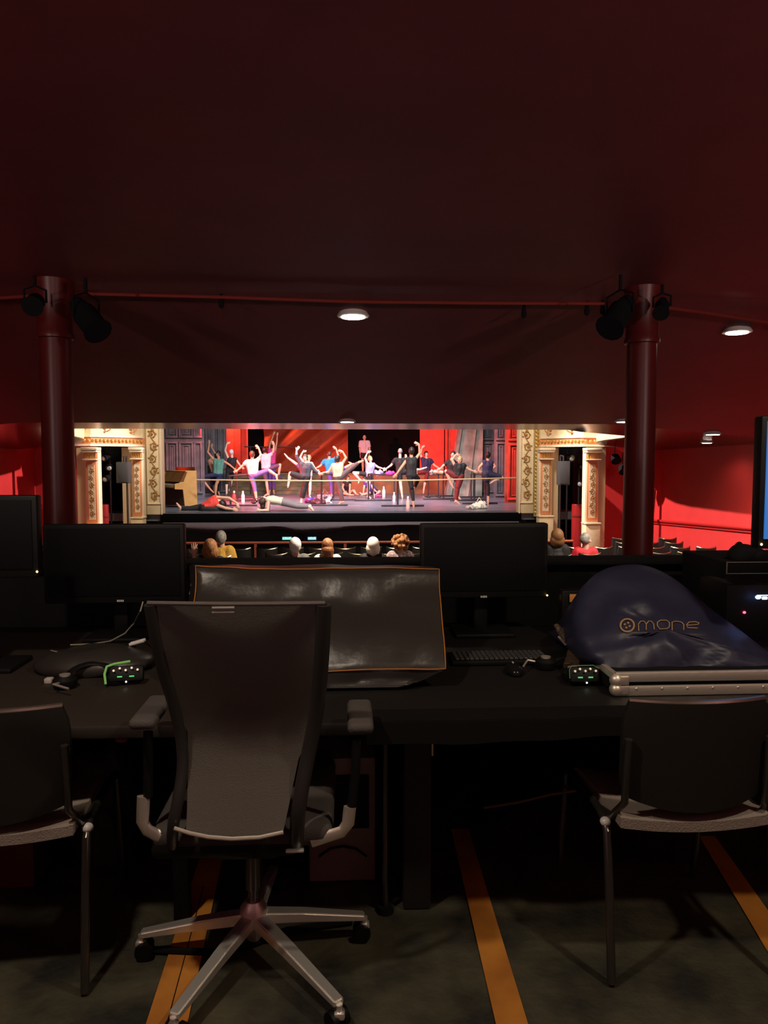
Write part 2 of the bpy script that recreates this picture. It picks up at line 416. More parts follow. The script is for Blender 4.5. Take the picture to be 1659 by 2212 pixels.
entab(-1, 'carved gold and salmon entablature over the left boxes', [(-5.0, 18.85, zE+.02), (-5.9, 17.75, zE+.01), (-6.9, 17.68, zE)])
# box recesses: dark interior, red curtain, round red drum wall
for s, nm in ((1, 'right'), (-1, 'left')):
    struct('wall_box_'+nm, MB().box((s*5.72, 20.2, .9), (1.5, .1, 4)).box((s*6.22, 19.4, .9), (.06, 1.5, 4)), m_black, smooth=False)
    struct('wall_side_'+nm, MB().box((s*6.85, 18.55, .9), (1.55, .1, 4)), m_wallred, smooth=False)
def curtain(x0, x1, Y, z0, z1, label, m, folds=9, name='curtain'):
    rows = []
    for j in range(5):
        z = z0+(z1-z0)*j/4; rows.append([(x0+(x1-x0)*i/(folds*8), Y+.05*math.sin(i/8*2*math.pi)+.015*math.sin(j+i), z) for i in range(folds*8+1)])
    return tag(MB().slab(rows, (0, .02, 0)).build(name, m), label, 'curtain')
m_cur = M('dark_red_curtain', (.16, .008, .012), .6)
curtain(5.38, 5.56, 19.5, ZST, 1.12, 'narrow dark red curtain strip in the right box opening under the speaker', m_cur, 3)
curtain(-5.62, -5.36, 19.5, ZST, 1.1, 'narrow dark red curtain strip in the left box opening under the speaker', m_cur, 3)
for s, a, b_, lb in ((1, 1237, 1264, 'right'), (-1, 212, 232, 'left')):
    xa, xb = P(a, 1000, 18.25).x, P(b_, 1000, 18.25).x; cx = (xa+xb)/2; r = abs(xb-xa)/2
    t = thing('red_barrel_post', 'shiny dark red drum shaped post at the foot of the %s box opening' % lb, 'post', (cx, 18.25, ZST))
    zt = 1.5-92/1609*18.25 if s > 0 else 1.5-90/1609*18.25
    MB().lathe((cx, 18.25, 0), [(r, ZST), (r, zt), (r*.95, zt+.02)], 28).build('drum', M('gloss_dark_red', (.22, .01, .012), .25), t)
    MB().lathe((cx, 18.25, 0), [(r*1.04, zt-.30), (r*1.05, zt-.28), (r*1.04, zt-.26)], 28).build('hoop', m_colred, t)
# speakers and lighting booms in the boxes
def speaker(px0, px1, py0, py1, Y, label):
    a = P(px0, py1, Y); b = P(px1, py0, Y); c = (a+b)/2; w = abs(b.x-a.x); h = b.z-a.z
    t = thing('box_loudspeaker', label, 'loudspeaker', (c.x, Y, a.z))
    MB().box((c.x, Y+.15, c.z), (w, .3, h), bev=.02).build('cabinet', M('dark_grey_speaker', (.035, .037, .042), .55), t)
    MB().box((c.x, Y-.004, c.z), (w*.86, .02, h*.9), bev=.005).build('grille', M('speaker_grille', (.045, .047, .053), .7, bump=.4, bscale=200), t)
    MB().tube([(c.x, Y+.15, b.z), (c.x, Y+.15, b.z+.12), (c.x, Y+.4, b.z+.14)], .02, 8).cone((c.x, Y+.4, ZST+.01), (c.x, Y+.4, b.z+.14), .025).build('bracket', m_steel, t)
speaker(251, 276, 998, 1044, 17.9, 'dark grey loudspeaker hanging in the left box opening')
speaker(1209, 1232, 996, 1048, 17.9, 'dark grey loudspeaker hanging in the right box opening')
def boom(px, Y, py0, label, lamps):
    a = P(px, py0, Y); t = thing('lighting_boom', label, 'lighting stand', (a.x, Y, ZST))
    MB().cone((a.x, Y, ZST), (a.x, Y, a.z), .025, .025, 10).cone((a.x, Y, ZST), (a.x, Y, ZST+.04), .12, .1, 16).build('pole', m_steel, t)
    for dx, py in lamps:
        p = P(px, py, Y-.1); q = p+Vector((dx, -.22, -.06))
        l = MB().tube([p, p.lerp(q, .3), q], [.05, .075, .085], 12).build('lantern', m_blkg, t)
        MB().ell(q, (.06, .02, .06), seg=12, rings=6).build('lens', M('lantern_lens', (.5, .55, .6), .1, .3), t)
boom(237, 18.75, 968, 'black lighting boom with three lanterns in the left box opening', [(-.08, 985), (.05, 1006), (-.05, 1030)])
boom(1252, 18.75, 975, 'black lighting boom with two lanterns in the right box opening', [(.05, 1005), (-.06, 1040)])
boom(1226, 18.75, 972, 'short lighting boom above the right box loudspeaker', [(.04, 985)])
def lantern(px, py, Y, label):
    p = P(px, py, Y); t = thing('hanging_lantern', label, 'spotlight', p)
    MB().tube([p+Vector((0, 0, .05)), p, p-Vector((0, .12, .12))], [.05, .09, .12], 14).build('lamp_housing', m_black, t)
    MB().cone(p+Vector((0, 0, .05)), p+Vector((0, 0, .34)), .01, .01, 6).build('hanger', m_steel, t)
lantern(1328, 985, 17.2, 'black lantern hanging before the red wall right of the outer right pilaster')
lantern(1344, 1008, 17.4, 'smaller dark lantern low on the red wall beside the right column')
# pale lit strip where the box front meets the ceiling
for pts, lb in ((([1411, 955.5], [1440, 956], [1466, 958]), 'white edge of the upper box front right of the right column'), (([2, 949], [45, 951], [76, 954]), 'white edge of the upper box front at the far left')):
    pp = [P(a, b+1, 17.0) for a, b in pts]
    MBx = MB(); MBx.slab([[p+Vector((0, 0, -.035)) for p in pp], [p+Vector((0, 0, .03)) for p in pp]], (0, .2, 0))
    tag(MBx.build('box_ledge', m_cream2, smooth=False), lb, 'ledge')
for s, px in ((1, 1409), (-1, 101)):
    a = P(px, 965, 17.3)
    tag(MB().box((a.x, 17.3, .9), (.035, .12, 1.9)).build('corner_moulding', m_cream2), 'thin pale vertical moulding on the wall just %s column' % ('right of the right' if s > 0 else 'left of the left'), 'moulding')

# ================================================================== STAGE
struct('floor_stage', MB().box((0, 27.2, ZS-.1), (16, 16.2, .2)), m_vinyl, smooth=False)
struct('trim_2', MB().box((-.02, 19.22, ZS+.001), (9.1, .03, .006)).box((-.02, 19.45, ZS+.001), (9.1, .05, .008)), m_black, smooth=False)
struct('wall_stage_front', MB().box((-.05, 19.02, ZS-.14), (9.2, .14, .26), bev=.03), m_apron)
struct('wall_pit', MB().box((-.05, 19.5, -.55), (9.6, .1, 1.15)), m_pit, smooth=False)
# sagging velour valance
rows = []
for j in range(7):
    r = []
    for i in range(61):
        u = i/60; x = -4.55+u*9.0
        bot = [1146, 1150, 1150, 1147, 1143, 1152, 1152, 1144, 1143, 1140, 1140]
        px = 745+x/18.75*1609; k = max(0, min(9.999, (px-385)/52)); kk = int(k); pb = lerp(bot[kk], bot[kk+1], k-kk)
        zt = 1.5-128/1609*18.8; zb = 1.5-(pb-1000)/1609*18.7
        r.append((x, 18.85-.10*math.sin(j/6*3.1)-.03*math.sin(i*.9)*j/6, lerp(zt, zb, j/6)))
    rows.append(r)
tag(MB().slab(rows, (0, .02, 0)).build('pit_valance', m_val), 'grey purple velour cloth sagging along the front of the stage above the pit', 'drape')
# pit rail
t = thing('orchestra_rail', 'long varnished red brown rail between the front seats and the orchestra pit', 'rail', (0, 16.7, ZST))
zr = 1.5-172/1609*16.7
rp = [Vector((x, 16.7-.012*x*x*.0, zr)) for x in [-5.2+i*.52 for i in range(21)]]
MB().tube(rp, .032, 10).build('handrail', m_rail, t)
MB().box((0, 16.74, (ZST+zr)/2), (10.4, .06, zr-ZST-.03)).build('rail_panel', m_black, t)
for x in (-4, -2, 0, 2, 4): MB().box((x, 16.70, (ZST+zr)/2), (.06, .05, zr-ZST)).build('post', m_rail, t)
# small lit screens in the pit
for px0, px1, col, lb in ((610, 630, (.10, .75, .50), 'small green glowing panel in the dark orchestra pit'), (665, 683, (.12, .55, .85), 'small blue glowing panel in the dark orchestra pit')):
    a, b = P(px0, 1166, 18.4), P(px1, 1160, 18.4); c = (a+b)/2
    t = thing('pit_display', lb, 'display', (c.x, 18.4, a.z-.4))
    MB().box((c.x, 18.42, c.z), (b.x-a.x+.03, .04, b.z-a.z+.03)).build('casing', m_black, t)
    MB().box((c.x, 18.395, c.z), (b.x-a.x, .01, b.z-a.z)).build('screen', M(lb.split()[1]+'_pit_screen', col, .4, emit=col, es=.9), t)
    b2 = MB()
    for k in range(4): b2.box((a.x+(b.x-a.x)*(.15+.22*k), 18.388, c.z+.01*(k % 2)), ((b.x-a.x)*.12, .006, (b.z-a.z)*(.7 if k % 2 else .45)))
    b2.build('characters', M('display_pale', (.6, .9, .9), .4, emit=(.6, .9, .9), es=.8), t)
    MB().cone((c.x, 18.44, ZST), (c.x, 18.44, a.z), .015).build('stand', m_black, t)

# scenic flats
def flat(name, label, px0, px1, Y, pyt, m, cols, rails, zb=ZS, dark=None, th=.1, ang=0, cat='scenery flat', m2=None):
    a = P(px0, 1000, Y).x; b = P(px1, 1000, Y).x; zt = 1.5+(1000-pyt)/1609*Y+.35
    cx = (a+b)/2; w = b-a; h = zt-zb
    t = thing(name, label, cat, (cx, Y, zb))
    MB().box((cx, Y+th/2, zb+h/2), (w, th, h)).build('backing', m, t, smooth=False)
    m2 = m2 or m
    for c0, c1 in cols:
        for r0, r1 in rails:
            xa, xb = P(c0, 1000, Y).x, P(c1, 1000, Y).x; za, zb_ = 1.5-(r1-1000)/1609*Y, 1.5-(r0-1000)/1609*Y
            b_ = MB()
            for off, thk, pr in ((0, .07, .10), (.11, .045, .06)):
                x0, x1, z0, z1 = xa+off, xb-off, za+off, zb_-off
                if x1-x0 < .08: continue
                b_.box(((x0+x1)/2, Y-pr/2, z0), (x1-x0+thk, pr, thk), bev=.008); b_.box(((x0+x1)/2, Y-pr/2, z1), (x1-x0+thk, pr, thk), bev=.008)
                b_.box((x0, Y-pr/2, (z0+z1)/2), (thk, pr, z1-z0-thk), bev=.008); b_.box((x1, Y-pr/2, (z0+z1)/2), (thk, pr, z1-z0-thk), bev=.008)
            b_.box(((xa+xb)/2, Y-.01, (za+zb_)/2), (max(.03, xb-xa-.3), .03, zb_-za-.3), bev=.01)
            b_.build('panel_moulding', m2, t)
    return t
flat('panelled_flat', 'tall dark grey panelled scenery wall at the left behind the piano', 362-22, 441, 27.5, 927, m_flatg, [(362, 384), (390, 417), (422, 436)], [(905, 945), (957, 1063)])
flat('panelled_flat', 'grey blue panelled scenery wall just left of the red curtain flat', 441, 489, 29.6, 927, m_flatg, [(447, 474), (478, 486)], [(900, 1000), (1004, 1060)])
flat('panelled_flat', 'grey panelled scenery doors at the right behind the dancer in navy', 1036, 1068, 28.8, 927, m_flatg, [(1042, 1064)], [(905, 949), (957, 1062)])
flat('panelled_flat', 'grey panelled scenery door leaf beside the red cabinet flat at the right', 1068, 1094, 27.0, 927, m_flatg, [(1072, 1091)], [(905, 949), (957, 1070)])
flat('red_cabinet_flat', 'red brown panelled scenery cabinet flat beside the right pier', 1092, 1175, 23.4, 925, m_flatr, [(1099, 1123)], [(900, 950), (960, 1078)], m2=m_redcl)
fl = flat('red_curtain_flat', 'bright red scenery flat with a square pillar edge at the stage left', 488, 536, 32.4, 925, m_redcl, [], [], zb=1.065)
xa = P(514, 1000, 32.35).x; MB().box((xa, 32.3, 2.9), (.30, .2, 3.6), bev=.01).build('pillar_edge', m_redcl, fl)
fl = flat('red_curtain_flat', 'wide red scenery flat left of the dark seam at the stage right', 907, 959, 31.6, 925, m_redcl, [], [], zb=1.065)
fl = flat('red_curtain_flat', 'narrow red scenery flat right of the dark seam at the stage right', 962, 1005, 31.4, 925, m_redcl, [], [])
MB().box((P(964, 1000, 31.3).x, 31.3, 2.0), (.10, .1, 3.6), bev=.01).build('pillar_edge', m_redcl, fl)
# leaning stone slab
pl = [P(994, 905, 28.3), P(1044, 905, 28.3), P(1041, 1074, 28.3), P(962, 1072, 28.3), P(985, 975, 28.3)]
for p in (pl[2], pl[3]): p.z = ZS
t = thing('stone_buttress', 'grey painted stone scenery buttress flaring at its foot, right of the stage centre', 'scenery', pl[3])
MB().prism(pl, (0, .5, 0)).build('slab', m_stone, t, smooth=False)
MB().prism([P(997, 905, 28.2), P(1002, 905, 28.2), P(975, 1072, 28.2), P(966, 1072, 28.2)], (0, .15, 0)).build('edge_rib', m_stone, t, smooth=False)
MB().prism([P(1026, 905, 28.2), P(1032, 905, 28.2), P(1012, 1072, 28.2), P(1004, 1072, 28.2)], (0, .15, 0)).build('edge_rib', m_stone, t, smooth=False)
zp = 1.06
# backdrop, red hanging cloth with diagonal folds
struct('wall_stage_back', MB().box((0, 36, 2.6), (18, .1, 6)), m_void, smooth=False)
rows = []
x0, x1 = P(568, 1000, 33.5).x, P(752, 1000, 33.5).x
for j in range(41):
    z = zp+.03+j/40*3.1; r = []
    for i in range(91):
        x = lerp(x0, x1, i/90); k = (x-x0)*.80-(z-1)*.95
        f = .55*abs(math.sin(k*1.15+.4))+.16*math.sin(k*4.3+1)+.05*math.sin(k*11)
        r.append((x, 33.5+f+.9*(i/90), z))
    rows.append(r)
tag(MB().slab(rows, (0, .02, 0)).build('red_hanging_cloth', m_redcl2), 'huge orange red cloth with diagonal folds hanging at the back of the stage', 'cloth')
struct('wall_wing_left', MB().box((-8.0, 30, 2.6), (.1, 12, 6)), m_void, smooth=False)
struct('wall_wing_right', MB().box((8.0, 30, 2.6), (.1, 12, 6)), m_void, smooth=False)
# horizontal pole across the cloth
a, b = P(528, 965, 30.45), P(690, 967, 30.45)
t = thing('scenery_rail', 'thin dark horizontal rail crossing in front of the red cloth', 'rail', (a.x, 31, ZS))
MB().tube([a, b], .022, 8).build('bar', m_steel, t)
for px in (541, 664): q = P(px, 966, 30.45); MB().cone((q.x, 30.45, ZS), q, .02).build('upright', m_steel, t)
# steps and platform
zp = 1.06
t = steps_ = thing('stage_steps', 'wide brown wooden steps at the back left of the stage', 'steps', (P(600, 1000, 31).x, 30.8, ZS))
xa, xb = P(441, 1000, 31).x, P(746, 1000, 31).x; n = 5
for k in range(n):
    z1 = ZS+(zp-ZS)*(k+1)/n; y0 = 30.6+k*.3
    MB().box(((xa+xb)/2, (y0+32.1)/2, (ZS+z1)/2-.015), (xb-xa, 32.1-y0, z1-ZS-.03)).build('riser', m_step, t, smooth=False)
    MB().box(((xa+xb)/2, y0+.16-.02, z1-.015), (xb-xa, .34, .03), bev=.006).build('tread', M('pale_step_edge', (.27, .20, .10), .6, col2=(.15, .10, .05), vscale=4), t)  # treads in a paler brown than the risers
xc, xd = xb, P(961, 1000, 31).x
t = thing('stage_platform', 'low orange brown platform across the back right of the stage', 'platform', ((xc+xd)/2, 31, ZS))
MB().box(((xc+xd)/2, 33.2, (ZS+zp)/2), (xd-xc, 4.8, zp-ZS)).build('front', m_fascia, t, smooth=False)
MB().box(((xc+xd)/2, 33.2, zp-.02), (xd-xc-.01, 4.86, .05), bev=.01).build('deck', m_step, t)
MB().box(((xa+xc)/2, 33.86, zp-.1), (xc-xa, 3.5, .2)).build('rear_deck', m_step, steps_, smooth=False)

# piano (upright, its end panel towards the seats and its keyboard to the left)
Yp = 21.4
xp = P(425, 1000, Yp).x
def pz(px, py, ly=0): return Vector((xp+(px-425)/1609*Yp*1.22, Yp+ly, 1.5-(py-1000)/1609*Yp))
t = thing('upright_piano', 'honey coloured upright piano with its plain end panel towards the seats', 'piano', (xp, Yp, ZS))
side = [pz(405, 1018), pz(424, 1018), pz(425, 1093), pz(402, 1093), pz(399, 1056), pz(384, 1055), pz(384, 1044), pz(393, 1042)]
side[2].z = side[3].z = ZS+.01
MB().prism(side, (0, .05, 0)).build('side_panel', m_piano, t, smooth=False)
MB().prism([p+Vector((0, 1.36, 0)) for p in side], (0, .05, 0)).build('side_panel', m_piano, t, smooth=False)
def vb(p0, p1, Y0, Y1): return ((p0.x+p1.x)/2, (Y0+Y1)/2, (p0.z+p1.z)/2), (abs(p1.x-p0.x), Y1-Y0, abs(p1.z-p0.z))
c, s_ = vb(pz(404, 1016.5), pz(425, 1018.5), Yp, Yp+1.41); MB().box(c, s_, bev=.008).build('lid', m_piano, t)
MB().prism([pz(403, 1019), pz(407, 1019), pz(400, 1040), pz(394, 1040)], (0, 1.3, 0)).build('upper_panel', M('shaded_red_brown', (.24, .13, .04), .4, col2=(.20, .05, .02), vscale=2), t, smooth=False)  # olive tone puts the board's shade into its red-brown colour
c, s_ = vb(pz(402, 1053), pz(405, 1091), Yp+.05, Yp+1.36); MB().box(c, s_).build('knee_board', m_pianod, t)
c, s_ = vb(pz(385, 1047), pz(402, 1053), Yp+.05, Yp+1.36); MB().box(c, s_, bev=.005).build('key_bed', m_piano, t)
k = MB()
for i in range(36): k.box((pz(390, 1000).x, Yp+.09+i*.035, pz(390, 1046).z), (.16, .032, .02))
k.build('keyboard', M('ivory', (.8, .78, .7), .3), t)
MB().box((pz(423, 1000).x, Yp+.7, ZS+.6), (.02, 1.3, 1.1)).build('back_panel', m_pianod, t)
t.rotation_euler = (0, 0, R(36))

# barres
def barre(label, ends, Y0, Y1, z, wood=True, lower=None, feet=True):
    """free-standing barre between two points"""
    a, b = Vector((ends[0], Y0, z)), Vector((ends[1], Y1, z))
    t = thing('ballet_barre', label, 'ballet barre', ((a.x+b.x)/2, (Y0+Y1)/2, ZS), 'ballet barres on the stage')
    MB().tube([a-(b-a)*.03, b+(b-a)*.03], .02, 8).build('top_rail', m_barre if wood else m_steel, t)
    if lower: MB().tube([a-Vector((0, 0, lower))-(b-a)*.02, b-Vector((0, 0, lower))+(b-a)*.02], .018, 8).build('lower_rail', m_barre, t)
    for p in (a, b):
        MB().cone((p.x, p.y, ZS+.02), p, .022, .022, 10).build('upright', m_steel, t)
        dn = (b-a).normalized(); pr = Vector((-dn.y, dn.x, 0))
        if abs(pr.x) < .3: pr = Vector((1, .2, 0)).normalized()
        MB().box((p.x, p.y, ZS+.025), (.85, .06, .04), bev=.01).build('foot', m_steel, t)
def bx_(px, Y): return P(px, 1000, Y).x
# long front barre strung across the whole stage
t = thing('long_barre', 'long pale wooden barre crossing the whole stage front in front of the dancers', 'ballet barre', (0, 20.6, ZS), 'ballet barres on the stage')
t['label'] = 'long pale rail running across the whole stage in front of the dancers'
lp = [P(424, 1036.5, 20.9), P(700, 1038.6, 20.8), P(900, 1037.6, 20.8), P(1121, 1032, 20.9)]
MB().tube(lp, .018, 8).build('rail', m_barre, t)
zb1 = ZS+.90
for px, Y, lb in ((497, 22.0, 'left end near the woman side stretching on the floor'), (694, 22.0, 'between the woman in grey top and the man in brown trousers'), (859, 21.6, 'held by the dancer in the black unitard')):
    p0 = Vector((bx_(px, Y), Y, zb1)); p1 = Vector((p0.x+(.3 if px < 800 else -.75), Y+3.2, zb1))
    t = thing('ballet_barre', 'dark portable barre '+lb, 'ballet barre', (p0.x, Y, ZS), 'ballet barres on the stage')
    MB().tube([p0-Vector((0, .3, 0)), p1], .022, 8).build('top_rail', m_steel, t)
    for p in (p0, p1):
        MB().cone((p.x, p.y, ZS+.02), p+Vector((0, 0, .0)), .03, .03, 10).build('upright', m_steel, t)
        MB().box((p.x+.15, p.y, ZS+.03), (1.25, .07, .05), bev=.012).build('foot', m_steel, t)
for px, Y, dx, lb in ((512, 25.0, .2, 'under the red lit hands at the left'), (1018, 24.6, .5, 'held by the woman in maroon trousers'), (958, 25.6, .3, 'behind the pair in black and maroon'), (1048, 22.8, .1, 'by the woman in the navy racerback top')):
    p0 = Vector((bx_(px, Y), Y, zb1)); p1 = Vector((p0.x+dx, Y+2.4, zb1))
    t = thing('ballet_barre', 'dark portable ballet barre on flat feet, '+lb, 'ballet barre', (p0.x, Y, ZS), 'ballet barres on the stage')
    MB().tube([p0-Vector((0, .3, 0)), p1], .02, 8).build('top_rail', m_steel, t)
    for p in (p0, p1):
        MB().cone((p.x, p.y, ZS+.02), p, .026, .026, 10).build('upright', m_steel, t)
        MB().box((p.x-.15, p.y, ZS+.03), (1.1, .07, .05), bev=.012).build('foot', m_steel, t)

# ================================================================== PEOPLE
def bake(mb, name, m, parent, vox=.008, it=3, sub=False):
    me = bpy.data.meshes.new('tmp'); mb.bm.to_mesh(me); mb.bm.free()
    o = bpy.data.objects.new('tmp', me); C.objects.link(o)
    r = o.modifiers.new('r', 'REMESH'); r.mode = 'VOXEL'; r.voxel_size = vox; r.use_smooth_shade = True
    s = o.modifiers.new('s', 'SMOOTH'); s.factor = .5; s.iterations = it
    dg = bpy.context.evaluated_depsgraph_get(); dg.update()
    nm = bpy.data.meshes.new_from_object(o.evaluated_get(dg)); bpy.data.objects.remove(o); bpy.data.meshes.remove(me)
    off = wloc(parent)
    nm.transform(Matrix.Translation(-off)); nm.name = name; nm.materials.clear(); nm.materials.append(m)
    for p in nm.polygons: p.use_smooth = True
    q = bpy.data.objects.new(name, nm); C.objects.link(q); q.parent = parent; return q
def hand(b, w, h, sc=1.0, curl=.35, flip=1):
    d = (h-w).normalized(); s = d.cross(Vector((0, 1, 0)))
    if s.length < .2: s = d.cross(Vector((1, 0, 0)))
    s.normalize(); n = s.cross(d).normalized()*flip
    pl = .085*sc; pc = w+d*pl*.55
    rot = Matrix((s, d, n)).transposed()
    b.ell(pc, (.042*sc, .055*sc, .019*sc), rot=rot, seg=12, rings=8)
    for k, L in enumerate((.062, .078, .082, .068)):
        o = (k-1.5)*.0215*sc; base = w+d*pl*.9+s*o*.9
        f1 = (d+s*o*3.5+n*curl*.5).normalized(); f2 = (d+s*o*2.5+n*curl*1.6).normalized()
        m1 = base+f1*L*.5*sc; e = m1+f2*L*.5*sc
        b.cap(base, m1, .0092*sc, .0085*sc, 8); b.cap(m1, e, .0085*sc, .007*sc, 8)
    tb = w+d*pl*.28+s*.034*sc; t1 = tb+(s*.8+d*.6+n*.2).normalized()*.035*sc; b.cap(tb, t1, .012*sc, .010*sc, 8); b.cap(t1, t1+(s*.15+d+n*.3).normalized()*.03*sc, .010*sc, .008*sc, 8)
SKIN = {'l': m_skin, 't': m_skin2, 'p': m_skin3}
def person(name, label, Y, J, face=(0, -1, 0), skin='l', hair=None, clothes=(), sc=1.0, group=None, vox=.0085, world=False, cat='person', eyes=True):
    G = {}
    for k, v in J.items():
        if world: G[k] = Vector(v)
        else: G[k] = P(v[0], v[1], Y+(v[2] if len(v) > 2 else 0))
    pel = (G['pl']+G['pr'])/2
    zmin = min(G[k].z for k in G); base = Vector((pel.x, pel.y, zmin))
    t = thing(name, label, cat, base, group)
    sh = (G['sl']+G['sr'])/2; hd = G['head']; f = Vector(face).normalized()
    up = (hd-G['neck']).normalized() if 'neck' in G else Vector((0, 0, 1)); up = (up*.6+Vector((0, 0, .4))*(1 if up.z > -.2 else -1)).normalized()
    if J.get('_up'): pass
    f = (f-up*f.dot(up)).normalized(); sd = f.cross(up).normalized(); rot = Matrix((sd, f, up)).transposed()
    def torso(b, k=0.0, lo=True):
        sl, sr, pl, pr = G['sl'], G['sr'], G['pl'], G['pr']
        wl = sl.lerp(pl, .62).lerp(pel.lerp(sh, .35), .22); wr = sr.lerp(pr, .62).lerp(pel.lerp(sh, .35), .22)
        il, ir = sl.lerp(sh, .22), sr.lerp(sh, .22)
        b.cap(il, ir, .058*sc+k, .058*sc+k); b.cap(il, wl, .068*sc+k, .070*sc+k); b.cap(ir, wr, .068*sc+k, .070*sc+k)
        ch = sh.lerp(pel, .28); wa = sh.lerp(pel, .68)
        b.cap(sh.lerp(pel, .1), ch, .085*sc+k, .108*sc+k); b.cap(ch, wa, .108*sc+k, .088*sc+k)
        if lo: b.cap(wa, pel, .088*sc+k, .10*sc+k); b.cap(wl, pl, .07*sc+k, .085*sc+k); b.cap(wr, pr, .07*sc+k, .085*sc+k); b.cap(pl, pr, .09*sc+k)
        else: b.cone(wa, wa.lerp(pel, .8), .09*sc+k, .10*sc+k); b.cone(wl, wl.lerp(pl, .75), .07*sc+k, .082*sc+k); b.cone(wr, wr.lerp(pr, .75), .07*sc+k, .082*sc+k)
    def seg(b, nm, k=0.0, a=0.0, e=1.0, flat=False):
        pts = {'ua': ('s', 'e', .050, .040), 'fa': ('e', 'w', .041, .027), 'th': ('p', 'k', .084, .055), 'sh': ('k', 'a', .053, .035)}[nm[:2]]
        i = nm[2]
        if pts[0]+i not in G or pts[1]+i not in G: return
        p, q = G[pts[0]+i], G[pts[1]+i]; r1, r2 = pts[2]*sc, pts[3]*sc
        A, E = p.lerp(q, a), p.lerp(q, e); ra, re = lerp(r1, r2, a)+k, lerp(r1, r2, e)+k
        if nm[:2] == 'sh' and a == 0 and e > .5:
            m = p.lerp(q, .3); back = Vector((0, 0, 0)); b.cap(p, m, r1+k, .056*sc+k); (b.cone if flat else b.cap)(m, E, .056*sc+k, re); return
        b.ell(A, ra, seg=12, rings=8) if a == 0 else None
        b.cone(A, E, ra, re, 12)
        if not flat: b.ell(E, re, seg=12, rings=8)
    b = MB(); torso(b, 0)
    for i in 'lr':
        for s_ in ('ua', 'fa', 'th', 'sh'): seg(b, s_+i)
        b.ell(G['s'+i], .055*sc, seg=12, rings=8)
        if 'h'+i in G and 'w'+i in G: hand(b, G['w'+i], G['h'+i], sc)
        if 't'+i in G and 'a'+i in G:
            a, to = G['a'+i], G['t'+i]; L = (to-a)
            d = L.normalized(); a2 = a+(d*.03); b.cap(a, a.lerp(to, .45), .036*sc, .036*sc); b.cap(a.lerp(to, .45), to, .036*sc, .020*sc)
            lower = (a-G['k'+i]).normalized() if 'k'+i in G else Vector((0, 0, -1))
            heel = a+(lower*.045-d*.03)*sc; b.ell(heel, .030*sc, seg=10, rings=8)
            sdv = d.cross(lower)
            if sdv.length > .1: sdv.normalize(); b.ell(to-d*.03, (.03*sc,)*3, seg=10, rings=8); b.ell(to-d*.02+sdv*.018*sc, .017*sc, seg=8, rings=6)
    b.cap(sh.lerp(hd, .1), hd-up*.06*sc, .056*sc, .050*sc)
    # head: skull, jaw, nose, ears, brow
    b.ell(hd+up*.015*sc-f*.008*sc, (.074*sc, .094*sc, .098*sc), rot=rot, seg=20, rings=14)
    b.ell(hd-up*.052*sc+f*.030*sc, (.052*sc, .056*sc, .058*sc), rot=rot, seg=16, rings=12)
    b.cap(hd+f*.086*sc+up*.006*sc, hd+f*.104*sc-up*.022*sc, .008*sc, .013*sc, 8)
    for q in (-1, 1):
        b.ell(hd+sd*q*.074*sc-f*.0*sc-up*.006*sc, (.010*sc, .018*sc, .030*sc), rot=rot, seg=10, rings=8)
        b.cap(hd+sd*q*.016*sc+f*.082*sc+up*.022*sc, hd+sd*q*.046*sc+f*.066*sc+up*.022*sc, .010*sc, .009*sc, 8)
        b.ell(hd+sd*q*.04*sc+f*.055*sc-up*.022*sc, .026*sc, seg=10, rings=8)
    body = bake(b, 'body', SKIN[skin], t, vox, 2)
    if eyes:
        for q in (-1, 1):
            MB().ell(hd+sd*q*.031*sc+f*.080*sc+up*.006*sc, (.013*sc, .009*sc, .009*sc), rot=rot, seg=8, rings=6).build('eye', m_eye, t)
        MB().ell(hd+f*.084*sc-up*.052*sc, (.024*sc, .010*sc, .008*sc), rot=rot, seg=10, rings=6).build('mouth', m_lip, t)
    if hair:
        st, hm = hair[0], hair[1]; b = MB()
        kk = .024 if st == 'bob' else .004 if st == 'shaved' else .013
        b.ell(hd+up*.022*sc-f*.020*sc, (.074*sc+kk, .090*sc+kk, .096*sc+kk), rot=rot, seg=20, rings=14)
        if st not in ('shaved', 'cap'): b.ell(hd-up*.02*sc-f*.045*sc, (.066*sc+kk, .05*sc+kk, .072*sc), rot=rot, seg=16, rings=10)
        if st == 'bun': b.ell(hd+up*.085*sc-f*.085*sc, .040*sc, seg=14, rings=10)
        if st == 'lowbun': b.ell(hd-up*.0*sc-f*.115*sc, .036*sc, seg=14, rings=10)
        if st == 'bob':
            b.ell(hd-up*.045*sc-f*.030*sc, (.112*sc, .088*sc, .108*sc), rot=rot, seg=18, rings=12)
        if st == 'long':
            b.ell(hd-up*.06*sc-f*.05*sc, (.098*sc, .07*sc, .12*sc), rot=rot, seg=18, rings=12); b.cap(hd-up*.05*sc-f*.06*sc, hd-up*.26*sc-f*.075*sc, .092*sc, .085*sc); b.cap(hd-up*.2*sc-f*.08*sc-sd*.05*sc, hd-up*.25*sc-f*.08*sc+sd*.05*sc, .075*sc, .075*sc)
        if st == 'curly':
            for k in range(70):
                a = random.random()*6.28; z = random.uniform(-.8, 1); rr = math.sqrt(1-z*z); v = Vector((rr*math.cos(a), rr*math.sin(a), z))
                v2 = rot @ Vector((v.x*.125, v.y*.105-.03, v.z*.125+.01))*sc
                if v2.dot(f) < .05: b.ell(hd+v2, random.uniform(.022, .034)*sc, seg=8, rings=6)
        if st == 'hang': b.cap(hd, hd+Vector((0, 0, -.16)), .085, .07)
        h = bake(b, 'cap' if st == 'cap' else 'hair', hm, t, .009, 1)
